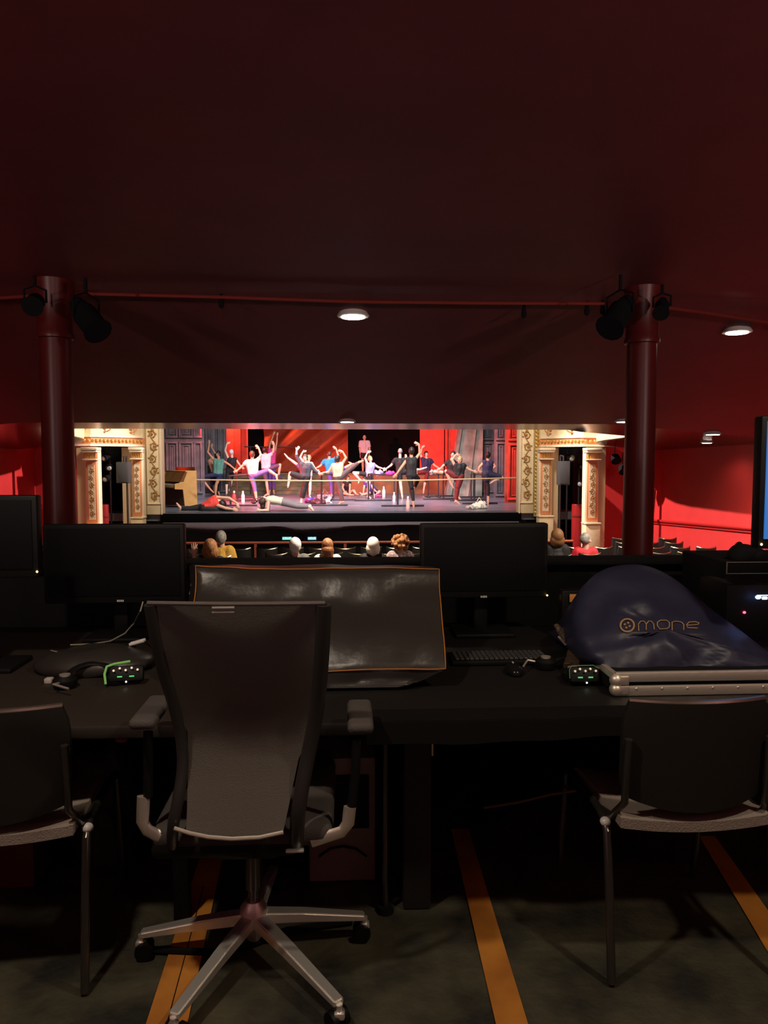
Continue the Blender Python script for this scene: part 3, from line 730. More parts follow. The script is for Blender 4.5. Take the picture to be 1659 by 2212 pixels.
    for nm, cm, segs in clothes:
        b = MB()
        for s_ in segs:
            if s_ == 'torso': torso(b, .020, False)
            elif s_ == 'full': torso(b, .018, True)
            elif s_ == 'hips':
                b.cap(G['pl'], G['pr'], .104*sc); m = pel.lerp(sh, .16); b.cone(pel, m, .112*sc, .102*sc)
                for i in 'lr': b.cone(G['p'+i], G['p'+i].lerp(G['s'+i], .14), .098*sc, .088*sc)
            elif s_ == 'skirt':
                for i in 'lr': b.cone(pel, G['p'+i].lerp(G['k'+i], .42), .12*sc, .15*sc)
            elif s_ == 'strap':
                torso(b, .011, False)
            elif s_[:4] == 'foot':
                i = s_[4]; a, to = G['a'+i], G['t'+i]; b.cap(a, a.lerp(to, .5), .044*sc, .042*sc); b.cap(a.lerp(to, .5), to, .042*sc, .028*sc)
            else:
                q = s_.split(':'); e = float(q[1]) if len(q) > 1 else 1.0; k = float(q[2]) if len(q) > 2 else .011
                seg(b, q[0], k, 0, e, True)
        c_ = bake(b, nm, cm, t, .010, 2)
    return t
cl = lambda n, c, r=.75: M(n, c, r)
c_green = cl('green_tank', (.10, .28, .22)); c_navy = cl('navy_cloth', (.018, .022, .075)); c_blk = cl('black_cloth', (.010, .009, .010))
c_white = cl('off_white_cloth', (.62, .62, .58)); c_purp = cl('purple_leggings', (.15, .12, .36)); c_pinkw = cl('pale_pink_cloth', (.72, .55, .62))
c_dshort = cl('slate_shorts', (.06, .05, .11)); c_dgrey = cl('charcoal_knit', (.055, .048, .065)); c_blue = cl('bright_blue_cloth', (.02, .26, .55))
c_viol = cl('violet_leggings', (.14, .05, .30)); c_brown = cl('brown_trousers', (.10, .055, .055)); c_tan = cl('nude_top', (.68, .46, .30))
c_lil = cl('lilac_leotard', (.34, .32, .60)); c_marn = cl('maroon_trousers', (.16, .012, .015)); c_red = cl('red_top', (.70, .05, .035))
c_yel = cl('mustard_shirt', (.65, .36, .06)); c_gy = cl('grey_fleece', (.12, .12, .115)); c_sand = cl('sand_top', (.66, .58, .42)); c_taupe = cl('taupe_trousers', (.22, .17, .18))
c_mag = cl('magenta_cloth', (.60, .05, .25))
D = 'dancer'
g = 'dancers at the barres'
person(D, 'man in a green tank top and navy tights with one knee raised', 28.2, dict(head=(471.4, 981.3), neck=(473.8, 990), sl=(463, 994.5), sr=(482.5, 996), pl=(465.5, 1025.5), pr=(475.5, 1026), el=(449, 977), wl=(452, 958.5), hl=(452, 948), er=(495, 1003.5), wr=(505.5, 1012), hr=(511, 1018), kl=(432, 1030.5, -.1), al=(455, 1058, -.1), tl=(461, 1064, -.15), kr=(467, 1047), ar=(465.5, 1067.5), tr=(467, 1070.5, -.12)),
       (-.6, -.8, .1), 't', ('short', m_hairk), [('tank_top', c_green, ['torso']), ('tights', c_navy, ['hips', 'thl', 'thr:.55'])], group=g)
person(D, 'dancer half hidden behind the man in the green tank top', 28.85, dict(head=(466, 985), neck=(462, 991), sl=(450, 997), sr=(466, 997), pl=(461, 1024), pr=(471, 1024), el=(466, 982), wl=(457, 966), hl=(459, 954), er=(478, 1008), wr=(488, 1015), hr=(493, 1018), kl=(462, 1046, .2), al=(463, 1062, .3), tl=(462, 1065, .2), kr=(474, 1046), ar=(472, 1063), tr=(474, 1069, -.1)),
       (-.8, .4, 0), 't', ('short', m_hairk), [('tights', c_blk, ['hips', 'thl', 'thr', 'shr:.9'])], sc=.95, group=g)
person(D, 'woman in a pale cap and black top with one arm raised, seen from behind', 28.4, dict(head=(500.5, 977.5), neck=(502, 986), sl=(494, 992), sr=(509.5, 992.5), pl=(492.5, 1017.5), pr=(501.5, 1017.5), el=(486.5, 973.5), wl=(490, 959), hl=(498, 954.5), er=(515.3, 1000.5), wr=(521, 1008.5), hr=(526, 1012), kl=(489.5, 1040), al=(489.5, 1065), tl=(488, 1071, .1), kr=(500, 1036, .45), ar=(498, 1052, .3), tr=(495, 1060, .2)),
       (.3, 1, 0), 'p', ('cap', cl('pale_cap', (.8, .7, .75))), [('top', c_blk, ['torso']), ('shorts', c_blk, ['hips', 'thl', 'thr', 'shl:.25'])], sc=.93, group=g)
person(D, 'man in a white t-shirt and lilac leggings with one leg lifted', 24.2, dict(head=(544.9, 982), neck=(545, 992), sl=(532.5, 998), sr=(556, 996), pl=(543, 1027), pr=(552, 1025.5), el=(523, 1007), wl=(513, 1016), hl=(507, 1019), er=(563.5, 983), wr=(559, 968.5), hr=(552, 961), kl=(550, 1053), al=(554, 1078), tl=(555, 1084, .1), kr=(580, 1015.5), ar=(596.5, 1026.5), tr=(599, 1038)),
       (.2, 1, 0), 'l', ('short', m_hairb), [('t_shirt', c_white, ['torso', 'ual:.6:.02', 'uar:.55:.02']), ('leggings', c_purp, ['hips', 'thl', 'thr', 'shl:.35']), ('shoes', c_blk, ['footl'])], group=g)
person(D, 'man in a pale pink t-shirt and slate shorts, bent knee raised, seen from behind', 28.2, dict(head=(571.5, 973), neck=(572, 981), sl=(564.5, 985.5), sr=(583, 984), pl=(570.5, 1014.5), pr=(580, 1013.5), el=(557, 998, .2), wl=(551, 1009, .2), hl=(547, 1014, .2), er=(590.4, 975.5), wr=(592.2, 960), hr=(588, 953), kl=(576, 1041), al=(579, 1067), tl=(571, 1071.5), kr=(605, 1004), ar=(602, 1026.5), tr=(608.5, 1034)),
       (-.1, 1, 0), 'l', ('short', m_hairk), [('t_shirt', c_pinkw, ['torso', 'ual:.6:.02', 'uar:.55:.02']), ('shorts', c_dshort, ['hips', 'thl:.9:.02', 'thr:.92:.02']), ('sock', c_navy, ['footr'])], group=g)
person(D, 'dancer in magenta stretching both arms high in front of the red cloth', 29.8, dict(head=(589, 964), neck=(587, 972), sl=(581, 975), sr=(594, 976), pl=(583, 1003), pr=(591, 1003), el=(584, 957), wl=(591, 939), hl=(595, 929), er=(598, 955), wr=(599, 941), hr=(600, 932), kl=(583, 1032), al=(583, 1058), tl=(582, 1067.5, -.1), kr=(591, 1032), ar=(591, 1058), tr=(592, 1067.5, -.1)),
       (.3, 1, 0), 't', ('short', m_hairk), [('top', c_mag, ['torso', 'ual:.4']), ('tights', c_viol, ['hips', 'thl', 'thr', 'shl', 'shr'])], sc=.92, group=g)
person(D, 'woman in a charcoal wrap top and loose black trousers with one knee raised', 22.9, dict(head=(659.3, 989.5), neck=(661, 1000), sl=(649.5, 1003), sr=(671.5, 1006), pl=(653.5, 1031), pr=(663.5, 1031), el=(640.5, 986.5), wl=(640.5, 973), hl=(646, 965), er=(680, 1016.5), wr=(689, 1023), hr=(697, 1028), kl=(627, 1022.5), al=(623.5, 1044), tl=(622, 1053), kr=(657, 1055), ar=(651, 1081), tr=(650, 1089, -.1)),
       (-.3, -1, .05), 'p', ('bun', m_hairb), [('wrap_top', c_dgrey, ['torso', 'ual', 'uar', 'fal:.35', 'far:.8']), ('trousers', c_blk, ['hips', 'thl:1:.03', 'thr:1:.03', 'shr:.78:.04'])], group=g)
person(D, 'fair haired woman with one leg lifted high to the left, behind the charcoal top', 26.6, dict(head=(667, 989.5), neck=(668, 997), sl=(657, 1001), sr=(674.5, 1002.5), pl=(660, 1026), pr=(669, 1026), el=(648.5, 988), wl=(654, 976), hl=(663, 974), er=(679, 1010), wr=(684, 1016), hr=(689, 1019), kl=(640.5, 1002.5), al=(622, 989), tl=(614.5, 980), kr=(670, 1050), ar=(669, 1072), tr=(671, 1076, -.1)),
       (-.4, -1, 0), 'p', ('bun', m_hairbl), [('leotard', cl('pale_leotard', (.65, .5, .5)), ['full']), ('shorts', cl('plum_shorts', (.09, .04, .12)), ['hips', 'thl:.97'])], sc=.93, group=g)
person(D, 'man in a bright blue t-shirt and violet leggings, back to the seats', 27.6, dict(head=(711.7, 981.5), neck=(711.7, 991), sl=(700.5, 996), sr=(721, 993.5), pl=(710.5, 1022.5), pr=(719.5, 1021.5), el=(692, 1006.5), wl=(683.5, 1011), hl=(679, 1013), er=(730.5, 984), wr=(726, 969), hr=(718, 963.5), kl=(715, 1046), al=(717, 1069), tl=(717.5, 1074), kr=(745, 1010.5), ar=(760, 1002), tr=(753, 998)),
       (-.1, 1, 0), 'l', ('shaved', m_hairb), [('t_shirt', c_blue, ['torso', 'ual:.62:.022', 'uar:.55:.022']), ('leggings', c_viol, ['hips', 'thl', 'thr', 'shl:.95']), ('shoe', c_blk, ['footl'])], group=g)
person(D, 'man in a nude top and brown trousers, one leg lifted high to the right', 22.8, dict(head=(729.5, 992.5), neck=(728.8, 1001.5), sl=(718.5, 1006.5), sr=(738.5, 1003.5), pl=(727, 1032), pr=(735, 1030.5), el=(709.5, 1020), wl=(698, 1021), hl=(693.5, 1025), er=(747.3, 989.5), wr=(740.3, 976), hr=(731.5, 973), kl=(734, 1057), al=(739.5, 1083), tl=(731.5, 1089.5), kr=(756, 1013.5), ar=(775.5, 998.5), tr=(785, 995.5)),
       (.5, 1, 0), 't', ('short', m_hairk), [('top', c_tan, ['torso']), ('trousers', c_brown, ['hips', 'thl:1:.02', 'thr:1:.02', 'shl:.92:.025', 'shr:.9:.02'])], group=g)
person('person', 'man in a pale pink t-shirt and black shorts standing on the back platform', 33.2, dict(head=(787.4, 945), neck=(787.4, 952), sl=(779, 955), sr=(796, 955), pl=(783, 980), pr=(791.5, 980), el=(777, 970), wl=(778.7, 983), hl=(779.5, 989), er=(798.8, 970), wr=(797, 982), hr=(796, 988), kl=(783.5, 1000), al=(784, 1017), tl=(783, 1021, -.15), kr=(791, 1000), ar=(791, 1017), tr=(792, 1021, -.15)),
       (-.1, -1, .1), 'l', ('shaved', m_hairb), [('t_shirt', c_pinkw, ['torso', 'ual:.75:.03', 'uar:.75:.03']), ('shorts', c_blk, ['hips', 'thl:.5:.02', 'thr:.5:.02'])])
person(D, 'woman in a lilac leotard and black shorts with one arm curved overhead, stage centre', 26.6, dict(head=(800, 991.5), neck=(801, 1000), sl=(795, 1004), sr=(808.5, 1004), pl=(793, 1024.5), pr=(801, 1025), el=(788.6, 990), wl=(794, 977.5), hl=(802.5, 974.5), er=(817.5, 1009.5), wr=(827, 1012), hr=(831.5, 1014), kl=(764, 1021), al=(777, 1036), tl=(774, 1044), kr=(796, 1049.5), ar=(795, 1072), tr=(801.5, 1076.3)),
       (.6, -1, .3), 'p', ('bun', m_hairbl), [('leotard', c_lil, ['full']), ('shorts', c_blk, ['hips', 'thl:.6:.02', 'thr:.5:.03'])], sc=.93, group=g)
person(D, 'grey haired man in a black t-shirt and shorts, seen from behind', 26.3, dict(head=(864.5, 975.5), neck=(864, 986.5), sl=(853.5, 993), sr=(874.5, 993), pl=(862, 1019.5), pr=(872, 1019), el=(845, 1005), wl=(835, 1012), hl=(830.5, 1015), er=(880, 1003, .3), wr=(878, 990, .4), hr=(876, 980, .4), kl=(865.5, 1047), al=(868.5, 1069), tl=(869.5, 1077.5), kr=(887, 1015), ar=(908, 1014), tr=(922, 1009.5)),
       (0, 1, 0), 'p', ('shaved', m_hairg), [('t_shirt', c_blk, ['torso', 'ual:.7:.025', 'uar:.6:.02']), ('shorts', c_blk, ['hips', 'thl:.6:.03', 'thr:.6:.03'])], group=g)
person(D, 'dark haired dancer in a black unitard standing on tiptoe', 21.1, dict(head=(888.8, 975), neck=(888.3, 986.5), sl=(879.5, 993), sr=(897.5, 992), pl=(884.5, 1026), pr=(893, 1026), el=(867.5, 1009), wl=(857, 1024), hl=(852, 1029), er=(906.8, 979.5), wr=(905, 960), hr=(895, 955), kl=(888.5, 1052), al=(893, 1083), tl=(894, 1099.5), kr=(903, 1034, .55), ar=(895, 1055, .35), tr=(892, 1066, .3)),
       (0, 1, 0), 't', ('short', m_hairk), [('unitard', c_blk, ['full', 'thl', 'thr', 'shl:.95', 'shr:.9'])], group=g)
person(D, 'man in a navy printed t-shirt facing the seats before the red flat', 29.2, dict(head=(920.8, 981), neck=(921.5, 989), sl=(912.5, 993), sr=(930.5, 994.5), pl=(915.5, 1018.5), pr=(924.5, 1018.5), el=(908.5, 982), wl=(911.5, 967.5), hl=(920, 959.5), er=(938.2, 1005), wr=(949.5, 1012), hr=(956.5, 1013), kl=(901, 1022), al=(893, 1008, .1), tl=(888, 1003, .1), kr=(918.5, 1042), ar=(916, 1054), tr=(914.5, 1066)),
       (.2, -1, .1), 'p', ('short', m_hairk), [('t_shirt', c_navy, ['torso', 'ual:.5:.02', 'uar:.6:.025']), ('tights', c_marn, ['hips', 'thl:1:.015', 'thr:1:.01'])], group=g)
person(D, 'dancer in a black t-shirt half hidden behind the woman in maroon trousers', 25.0, dict(head=(978.6, 982), neck=(977, 991), sl=(966.5, 998.5), sr=(982, 998), pl=(972, 1022), pr=(981, 1022), el=(957.5, 1006), wl=(951.5, 1012), hl=(947, 1014), er=(990, 1008, .2), wr=(998, 1014, .2), hr=(1003, 1018, .2), kl=(953, 1020), al=(943, 1020, .2), tl=(936, 1018, .2), kr=(990, 1048), ar=(989.5, 1073), tr=(996.5, 1081)),
       (-.3, -1, 0), 'l', ('short', m_hairk), [('t_shirt', c_blk, ['torso', 'ual:.7:.02', 'uar:.6']), ('shorts', c_blk, ['hips', 'thl:.8:.02', 'thr:.7:.02'])], group=g)
person(D, 'woman in maroon trousers bending sideways with an arm over her head', 22.6, dict(head=(993, 994), neck=(992.5, 1002), sl=(982.5, 1005.5), sr=(1003.5, 1006), pl=(983.5, 1028), pr=(995.5, 1028), el=(976.5, 993.5), wl=(985, 982), hl=(992.5, 983.5), er=(1012.5, 1014), wr=(1023, 1018), hr=(1031, 1020.5), kl=(963.5, 1018), al=(974.5, 1044), tl=(979.5, 1054), kr=(988, 1054), ar=(985, 1082), tr=(994, 1090)),
       (-.3, -1, -.1), 'l', ('bun', m_hairbl), [('top', c_blk, ['torso', 'uar:.35']), ('trousers', c_marn, ['hips', 'thl:1:.02', 'thr:1:.035', 'shr:.9:.02'])], group=g)
person(D, 'woman in a navy racerback top and dark skirt balancing on one foot', 22.5, dict(head=(1054, 983.8), neck=(1053.5, 994), sl=(1045, 999), sr=(1062.5, 999.5), pl=(1048.5, 1025), pr=(1057.5, 1024.5), el=(1035.5, 1009.5), wl=(1034, 1017), hl=(1040, 1020), er=(1069.5, 1008), wr=(1062, 1013), hr=(1057, 1013.5), kl=(1053.5, 1049), al=(1054.8, 1075), tl=(1054.5, 1089.5), kr=(1084, 1031.5), ar=(1065, 1040), tr=(1058, 1045)),
       (.3, 1, 0), 'l', ('bun', m_hairk), [('racerback_top', c_navy, ['torso']), ('shorts', cl('dark_navy_skirt', (.012, .016, .04)), ['hips', 'thl:.6:.05', 'thr:.95:.03']), ('tights', c_blk, ['thl', 'shl:.85'])], sc=.95, group=g)
# floor figures
person(D, 'woman in a red top stretching sideways on the floor beside the piano', 20.0, dict(head=(481, 1086.5), neck=(473.5, 1083), sl=(463, 1074, .05), sr=(468, 1091, -.1), pl=(436, 1096, .1), pr=(441, 1098, -.1), el=(495, 1076, -.1), wl=(511.5, 1087, -.25), hl=(516, 1098, -.3), er=(488, 1098, -.3), wr=(502, 1100, -.35), hr=(511, 1102, -.38), kl=(411, 1099, .1), al=(391.5, 1099, .1), tl=(381.5, 1087, .1), kr=(475, 1100.5, -.1), ar=(505, 1101, -.2), tr=(515, 1099, -.25)),
       (.6, .8, -.2), 'l', ('short', m_hairk), [('top', c_red, ['torso']), ('trousers', c_blk, ['hips', 'thl:1:.02', 'thr:1:.02', 'shl:.95:.02', 'shr:.95:.02'])], group='dancers stretching on the floor')
person(D, 'woman in a cream top and taupe trousers holding a forearm plank', 19.75, dict(head=(567.5, 1080.5), neck=(573, 1079), sl=(580, 1080, -.15), sr=(581.5, 1078, .17), pl=(612, 1085, -.08), pr=(613, 1083, .1), el=(578.5, 1102, -.17), wl=(564, 1102.5, -.17), hl=(556.5, 1101.5, -.15), er=(580, 1100, .2), wr=(567, 1100, .2), hr=(560, 1100, .2), kl=(641, 1093, -.1), al=(669, 1094.5, -.1), tl=(677, 1103.5, -.1), kr=(641, 1091, .12), ar=(668, 1093, .12), tr=(676, 1101.5, .12)),
       (-.8, .2, -.6), 'p', ('hang', m_hairb), [('top', c_sand, ['torso']), ('trousers', c_taupe, ['hips', 'thl:1:.02', 'thr:1:.02', 'shl:.9:.02', 'shr:.9:.02'])], group='dancers stretching on the floor')
person(D, 'dancer in a black top sitting on the floor in front of the platform', 29.2, dict(head=(751, 1033.5), neck=(750, 1041), sl=(743, 1044), sr=(756, 1044), pl=(746, 1064, .1), pr=(754, 1064, .1), el=(740, 1053, -.15), wl=(744, 1062, -.25), hl=(748, 1065, -.3), er=(756, 1054, -.2), wr=(755, 1062, -.3), hr=(756, 1066, -.3), kl=(744, 1066, -.45), al=(756, 1069, -.5), tl=(765, 1069.5, -.5), kr=(764, 1060, -.4), ar=(770, 1068, -.5), tr=(774, 1069, -.6)),
       (.6, -1, -.3), 'l', ('short', m_hairb), [('top', c_blk, ['torso']), ('shorts', c_dgrey, ['hips', 'thl:.6', 'thr:.6'])], group='dancers stretching on the floor')
person(D, 'dancer in violet and navy sitting on the floor in front of the platform', 29.2, dict(head=(788, 1035), neck=(792, 1041), sl=(788, 1046), sr=(800, 1044), pl=(806, 1063, .1), pr=(812, 1062, .1), el=(786, 1056, -.1), wl=(785, 1066, -.1), hl=(781, 1069, -.1), er=(806, 1056, -.1), wr=(814, 1063, -.2), hr=(818, 1067, -.2), kl=(790, 1067, -.3), al=(783, 1069, -.3), tl=(777, 1064, -.3), kr=(820, 1062, -.3), ar=(812, 1069, -.4), tr=(806, 1070, -.5)),
       (-.8, -.6, -.2), 'p', ('bun', m_hairb), [('top', c_viol, ['torso']), ('shorts', c_navy, ['hips', 'thl:.5', 'thr:.8'])], group='dancers stretching on the floor')

# bags, bottles and clothes on the stage
def bottle(px, py, Y, col, label, h=.24):
    p = Pz(px, py, ZS) if Y is None else Vector((P(px, 1000, Y).x, Y, ZS))
    t = thing('water_bottle', label, 'bottle', p, 'water bottles on the stage'); r = h*.15
    MB().lathe(p, [(r, 0), (r*1.05, .02), (r*1.05, h*.62), (r*.5, h*.82), (r*.5, h*.86)], 14).build('body', col, t)
    MB().lathe(p, [(r*.55, h*.86), (r*.55, h), (r*.3, h*1.02)], 12).build('cap', M('white_cap', (.8, .8, .82), .4), t)
bw = M('white_bottle', (.8, .78, .8), .3); br = M('red_bottle', (.6, .06, .05), .35); bo = M('pink_orange_bottle', (.85, .42, .36), .3); bg = M('clear_grey_bottle', (.5, .5, .55), .2)
bottle(505, 0, 24.3, br, 'red water bottle with white cap beside the left barre foot', .36)
bottle(524, 0, 24.3, bw, 'white water bottle standing right of the left barres', .36)
bottle(881.5, 0, 20.6, bo, 'large pale orange water bottle by the toes of the dancer in the black unitard', .34)
bottle(851.5, 0, 24.0, bg, 'clear water bottle between the barre uprights right of centre', .32)
bottle(829, 0, 27.4, bw, 'slim white bottle standing by the rear barre right of the lilac leotard', .40)
bottle(807, 0, 26.2, bg, 'short clear bottle beside the pink cloth on the floor', .26)
def heap(px, py, w, h, m, label, name='bag', cat='bag', seed=1, d=.3, group=None, n=4):
    p = Pz(px, py, ZS); b = MB(); rnd = random.Random(seed)
    for k in range(n*2): b.ell(p+Vector((rnd.uniform(-w*.36, w*.36), rnd.uniform(-d*.2, d*.2), h*rnd.uniform(.15, .42))), (w*rnd.uniform(.12, .30), d*.35, h*rnd.uniform(.25, .5)), rot=Euler((0, rnd.uniform(-.7, .7), 0)).to_matrix(), seg=20, rings=12)
    b.jitter(.10*h+.015, 14, seed)
    t = thing(name, label, cat, p, group)
    for v in b.bm.verts: v.co.z = max(v.co.z, ZS+.004)
    bake(b, 'fabric', m, t, .014, 3)
    MB().tube([p+Vector((-w*.2, 0, h*.7)), p+Vector((-w*.05, -.03, h*1.05)), p+Vector((w*.15, 0, h*.72))], .012, 6).build('handle' if cat == 'bag' else 'fold', m, t)
    return p
heap(672, 1087, .42, .24, M('blue_bag', (.015, .035, .30), .5, col2=(.25, .03, .04), vscale=7), 'blue bag with red stripes on the floor by the centre barre', seed=3)
heap(686, 1089, .42, .18, M('maroon_bag', (.14, .02, .03), .6), 'maroon bag slumped next to the blue bag', seed=5)
heap(703, 1085, .5, .40, M('mixed_clothes', (.025, .02, .035), .7, col2=(.40, .28, .32), vscale=18), 'dark and pale heap of clothes right of the centre barre upright', 'clothes_heap', 'clothes', seed=9)
heap(712, 1087, .2, .26, M('white_shoe', (.8, .78, .76), .5), 'white shoe leaning on the clothes heap', 'shoe', 'shoe', seed=11, n=2)
heap(553, 1088, .3, .12, M('dark_shoe', (.03, .015, .02), .5), 'small dark shoe pile near the foot of the man in lilac leggings', 'shoe', 'shoe', seed=13, n=2)
p = heap(1036, 1099, .36, .30, M('cream_bag', (.80, .72, .60), .7), 'cream cloth bag lying open at the front right of the stage', seed=15)
heap(1019, 1100, .34, .12, M('cream_shoe', (.78, .74, .64), .6, col2=(.05, .05, .05), vscale=12), 'pair of pale sneakers beside the cream cloth bag', 'shoe', 'shoe', seed=17, n=2)
heap(816, 1074, .3, .12, M('pink_cloth', (.7, .08, .3), .7), 'bright pink cloth on the floor by the sitting dancers', 'clothes_heap', 'clothes', seed=19, n=3)
heap(428, 1096, .3, .08, M('pink_towel', (.75, .2, .2), .7), 'pink red towel on the floor beside the piano', 'towel', 'towel', seed=21, n=3)
# clothes hung on the barres
zh_ = zb1
for pa, pb_, Y, lb in ((806, 852, 25.4, 'carrying the lilac and pink garments'), (925, 948, 27.4, 'carrying a white and black garment')):
    p0 = Vector((bx_(pa, Y), Y, zb1)); p1 = Vector((bx_(pb_, Y), Y+.1, zb1))
    t = thing('ballet_barre', 'dark portable ballet barre '+lb, 'ballet barre', (p0.x, Y, ZS), 'ballet barres on the stage')
    MB().tube([p0, p1], .02, 8).build('top_rail', m_steel, t)
    for p in (p0, p1):
        MB().cone((p.x, p.y, ZS+.02), p, .022, .022, 10).build('upright', m_steel, t)
        MB().box((p.x, p.y, ZS+.03), (.10, .7, .05), bev=.012).build('foot', m_steel, t)
def hung(px, Y, w, m, label, seed):
    c = Vector((bx_(px, Y), Y+.03, zb1+.02)); b = MB(); rnd = random.Random(seed)
    for k in range(7):
        b.ell(c+Vector((rnd.uniform(-w*.4, w*.4), rnd.uniform(-.07, .07), rnd.uniform(-.05, .05))), (w*.22, .07, rnd.uniform(.05, .10)), rot=Euler((0, rnd.uniform(-.6, .6), 0)).to_matrix(), seg=14, rings=9)
    b.jitter(.03, 18, seed); t = thing('hung_garment', label, 'clothes', c); bake(b, 'cloth', m, t, .012, 3)
hung(819, 25.4, .30, c_lil, 'lilac garment hung over the rear barre right of the lilac leotard', 1)
hung(843, 25.4, .28, M('pink_garment', (.75, .03, .28), .7), 'hot pink garment hung over the barre beside the black unitard', 2)
hung(938, 27.4, .28, c_white, 'white garment hung over the barre left of the black t-shirts pair', 3)

# ================================================================== STALLS SEATS AND AUDIENCE
s0 = thing('theatre_seat', 'black tip-up theatre seat', 'theatre seat', (0, 0, 0))
b = MB(); rows = []
for j in range(6):
    z = .34+j*.105; w = .235
    rows.append([(w*math.sin(a), -.16*math.cos(a)+.08-.012*(j-3), z-.07*(j/5)*math.cos(a)+.05*(j/5)) for a in [-.98+i*.196 for i in range(11)]])
b.slab(rows, (0, .045, 0)).build('backrest', m_seat, s0)
top = rows[-1]; MB().tube([Vector(p)+Vector((0, .02, .006)) for p in top], .012, 6).build('top_rim', m_rim, s0)
MB().box((0, .16, .40), (.42, .10, .36), bev=.03).build('seat', m_seat, s0)
for q in (-1, 1): MB().box((q*.245, .12, .56), (.04, .32, .035), bev=.01).box((q*.245, .08, .27), (.03, .10, .54), bev=.005).build('armrest', m_black, s0)
first = True; idx = 0
AUD = [(454.7, 11.75), (477.8, 13.0), (638, 11.85), (707.5, 11.8), (805.7, 12.0), (864.5, 12.45), (1203, 12.9), (1265.5, 13.1)]
AUD = [(P(a, 1180, y_).x, y_) for a, y_ in AUD]
rowsY = (12.35, 13.2, 14.05, 14.9, 15.75)
for ri, y in enumerate(rowsY):
    off = .25 if ri % 2 else 0
    for k in range(-14, 15):
        x = k*.49+off
        if abs(x) > 7.0 or (ri == 3 and abs(x) < 5.4) or (ri == 4 and abs(x) < 5.7): continue
        yy = y-.012*x*x*.5
        if any(abs(x-ax_) < .47 and -.75 < yy-ay_ < .62 for ax_, ay_ in AUD): continue
        lab = 'black theatre seat with a thin pale top rim in the rows facing the stage'
        if first: s0.location = (x, yy, ZST+.01); s0['label'] = lab; s0['group'] = 'stalls seats'; first = False
        else: dup(s0, (x, yy, ZST+.01), rz=x*.012, label=lab, group='stalls seats')
for ax_, ay_ in AUD: dup(s0, (ax_, ay_-.21, ZST+.01), label='black theatre seat with a thin pale top rim in the rows facing the stage', group='stalls seats')
def seated(label, px, py, Y, cloth, hair, skin='l', turn=0, raise_hand=None, sc=1.0, cname='shirt', lean=0):
    sc *= 1.08
    h = P(px, py, Y); x = h.x; zh = h.z; c = Vector((x, Y, 0))
    f = Vector((math.sin(turn), math.cos(turn), 0))
    def q(dx, dy, dz): return (x+dx+lean*0, Y+dy, zh+dz)
    J = dict(head=q(0, 0, 0), neck=q(0, .02, -.14), sl=q(-.17, .03, -.22), sr=q(.17, .03, -.22), pl=q(-.10, .02, -.70), pr=q(.10, .02, -.70), el=q(-.24, .04, -.46), wl=q(-.16, .26, -.55), hl=q(-.10, .34, -.56), er=q(.24, .04, -.46), wr=q(.16, .26, -.55), hr=q(.10, .34, -.56),
             kl=q(-.12, .40, -.68), al=q(-.12, .42, -1.06), tl=q(-.12, .55, -1.10), kr=q(.12, .40, -.68), ar=q(.12, .42, -1.06), tr=q(.12, .55, -1.10))
    if raise_hand:
        w = P(raise_hand[0], raise_hand[1]+8, Y); hh = P(raise_hand[0], raise_hand[1]-8, Y); J['wl'] = w; J['hl'] = hh; J['el'] = (w.x+.03, Y, w.z-.22)
    person('person', label, Y, J, f, skin, hair, [(cname, cloth, ['torso', 'ual', 'uar']), ('trousers', c_blk, ['hips', 'thl', 'thr', 'shl', 'shr'])], sc=sc, world=True, vox=.007, group='people watching from the stalls')
seated('person with a ginger bob in a black top, one hand raised, leftmost in the stalls', 454.7, 1184.5, 11.75, c_blk, ('bob', m_hairgi), raise_hand=(419, 1190), sc=1.1)
seated('grey haired person in a mustard yellow shirt', 477.8, 1162, 13.0, c_yel, ('short', m_hairg), cname='shirt')
seated('person with short white hair in a grey fleece, left of the long auburn hair', 638, 1179, 11.85, c_gy, ('short', m_hairw), cname='fleece', sc=1.05)
seated('person with long auburn hair in a white top', 707.5, 1180, 11.8, M('white_top', (.78, .72, .66), .7), ('long', m_hairau), cname='top')
seated('person with a smooth white bob and dark top, left of the curly hair', 805.7, 1178, 12.0, c_blk, ('bob', M('ivory_hair', (.82, .74, .64), .5)), cname='top', sc=.98)
seated('person with a big curly ginger head of hair in a patterned shirt', 864.5, 1173, 12.45, M('patterned_shirt', (.7, .5, .48), .7, col2=(.06, .04, .05), vscale=26), ('curly', m_hairgi))
seated('person with loose brown hair beside the right dark monitor', 1203, 1160, 12.9, c_blk, ('bob', M('loose_brown_hair', (.20, .09, .03), .6)), sc=1.1)
seated('grey haired person in a red shirt looking right, before the right boxes', 1265.5, 1166, 13.1, M('bright_red_shirt', (.75, .03, .05), .7), ('shaved', m_hairg), skin='p', turn=.9, sc=1.05)

# ================================================================== CONTROL DESK
ZD = .74
def desk(name, label, x0, x1, y0, y1, m):
    t = thing(name, label, 'desk', ((x0+x1)/2, (y0+y1)/2, 0))
    MB().box(((x0+x1)/2, (y0+y1)/2, ZD-.02), (x1-x0, y1-y0, .04), bev=.008).build('desktop', m, t)
    for x in (x0+.08, x1-.08):
        for y in (y0+.25, y1-.08): MB().box((x, y, (ZD-.04)/2), (.05, .05, ZD-.04), bev=.005).build('leg', m_black, t)
    MB().box(((x0+x1)/2, y1-.03, .40), (x1-x0-.2, .02, .60)).build('modesty_panel', m_black, t)
desk('desk', 'dark wooden topped desk at the left under the tangled headset', -2.6, -.46, 2.15, 3.5, m_desk)
desk('desk', 'black desk at the right carrying the consoles and the flight case', -.455, 2.6, 2.14, 3.5, M('black_desk_laminate', (.010, .0085, .008), .5))
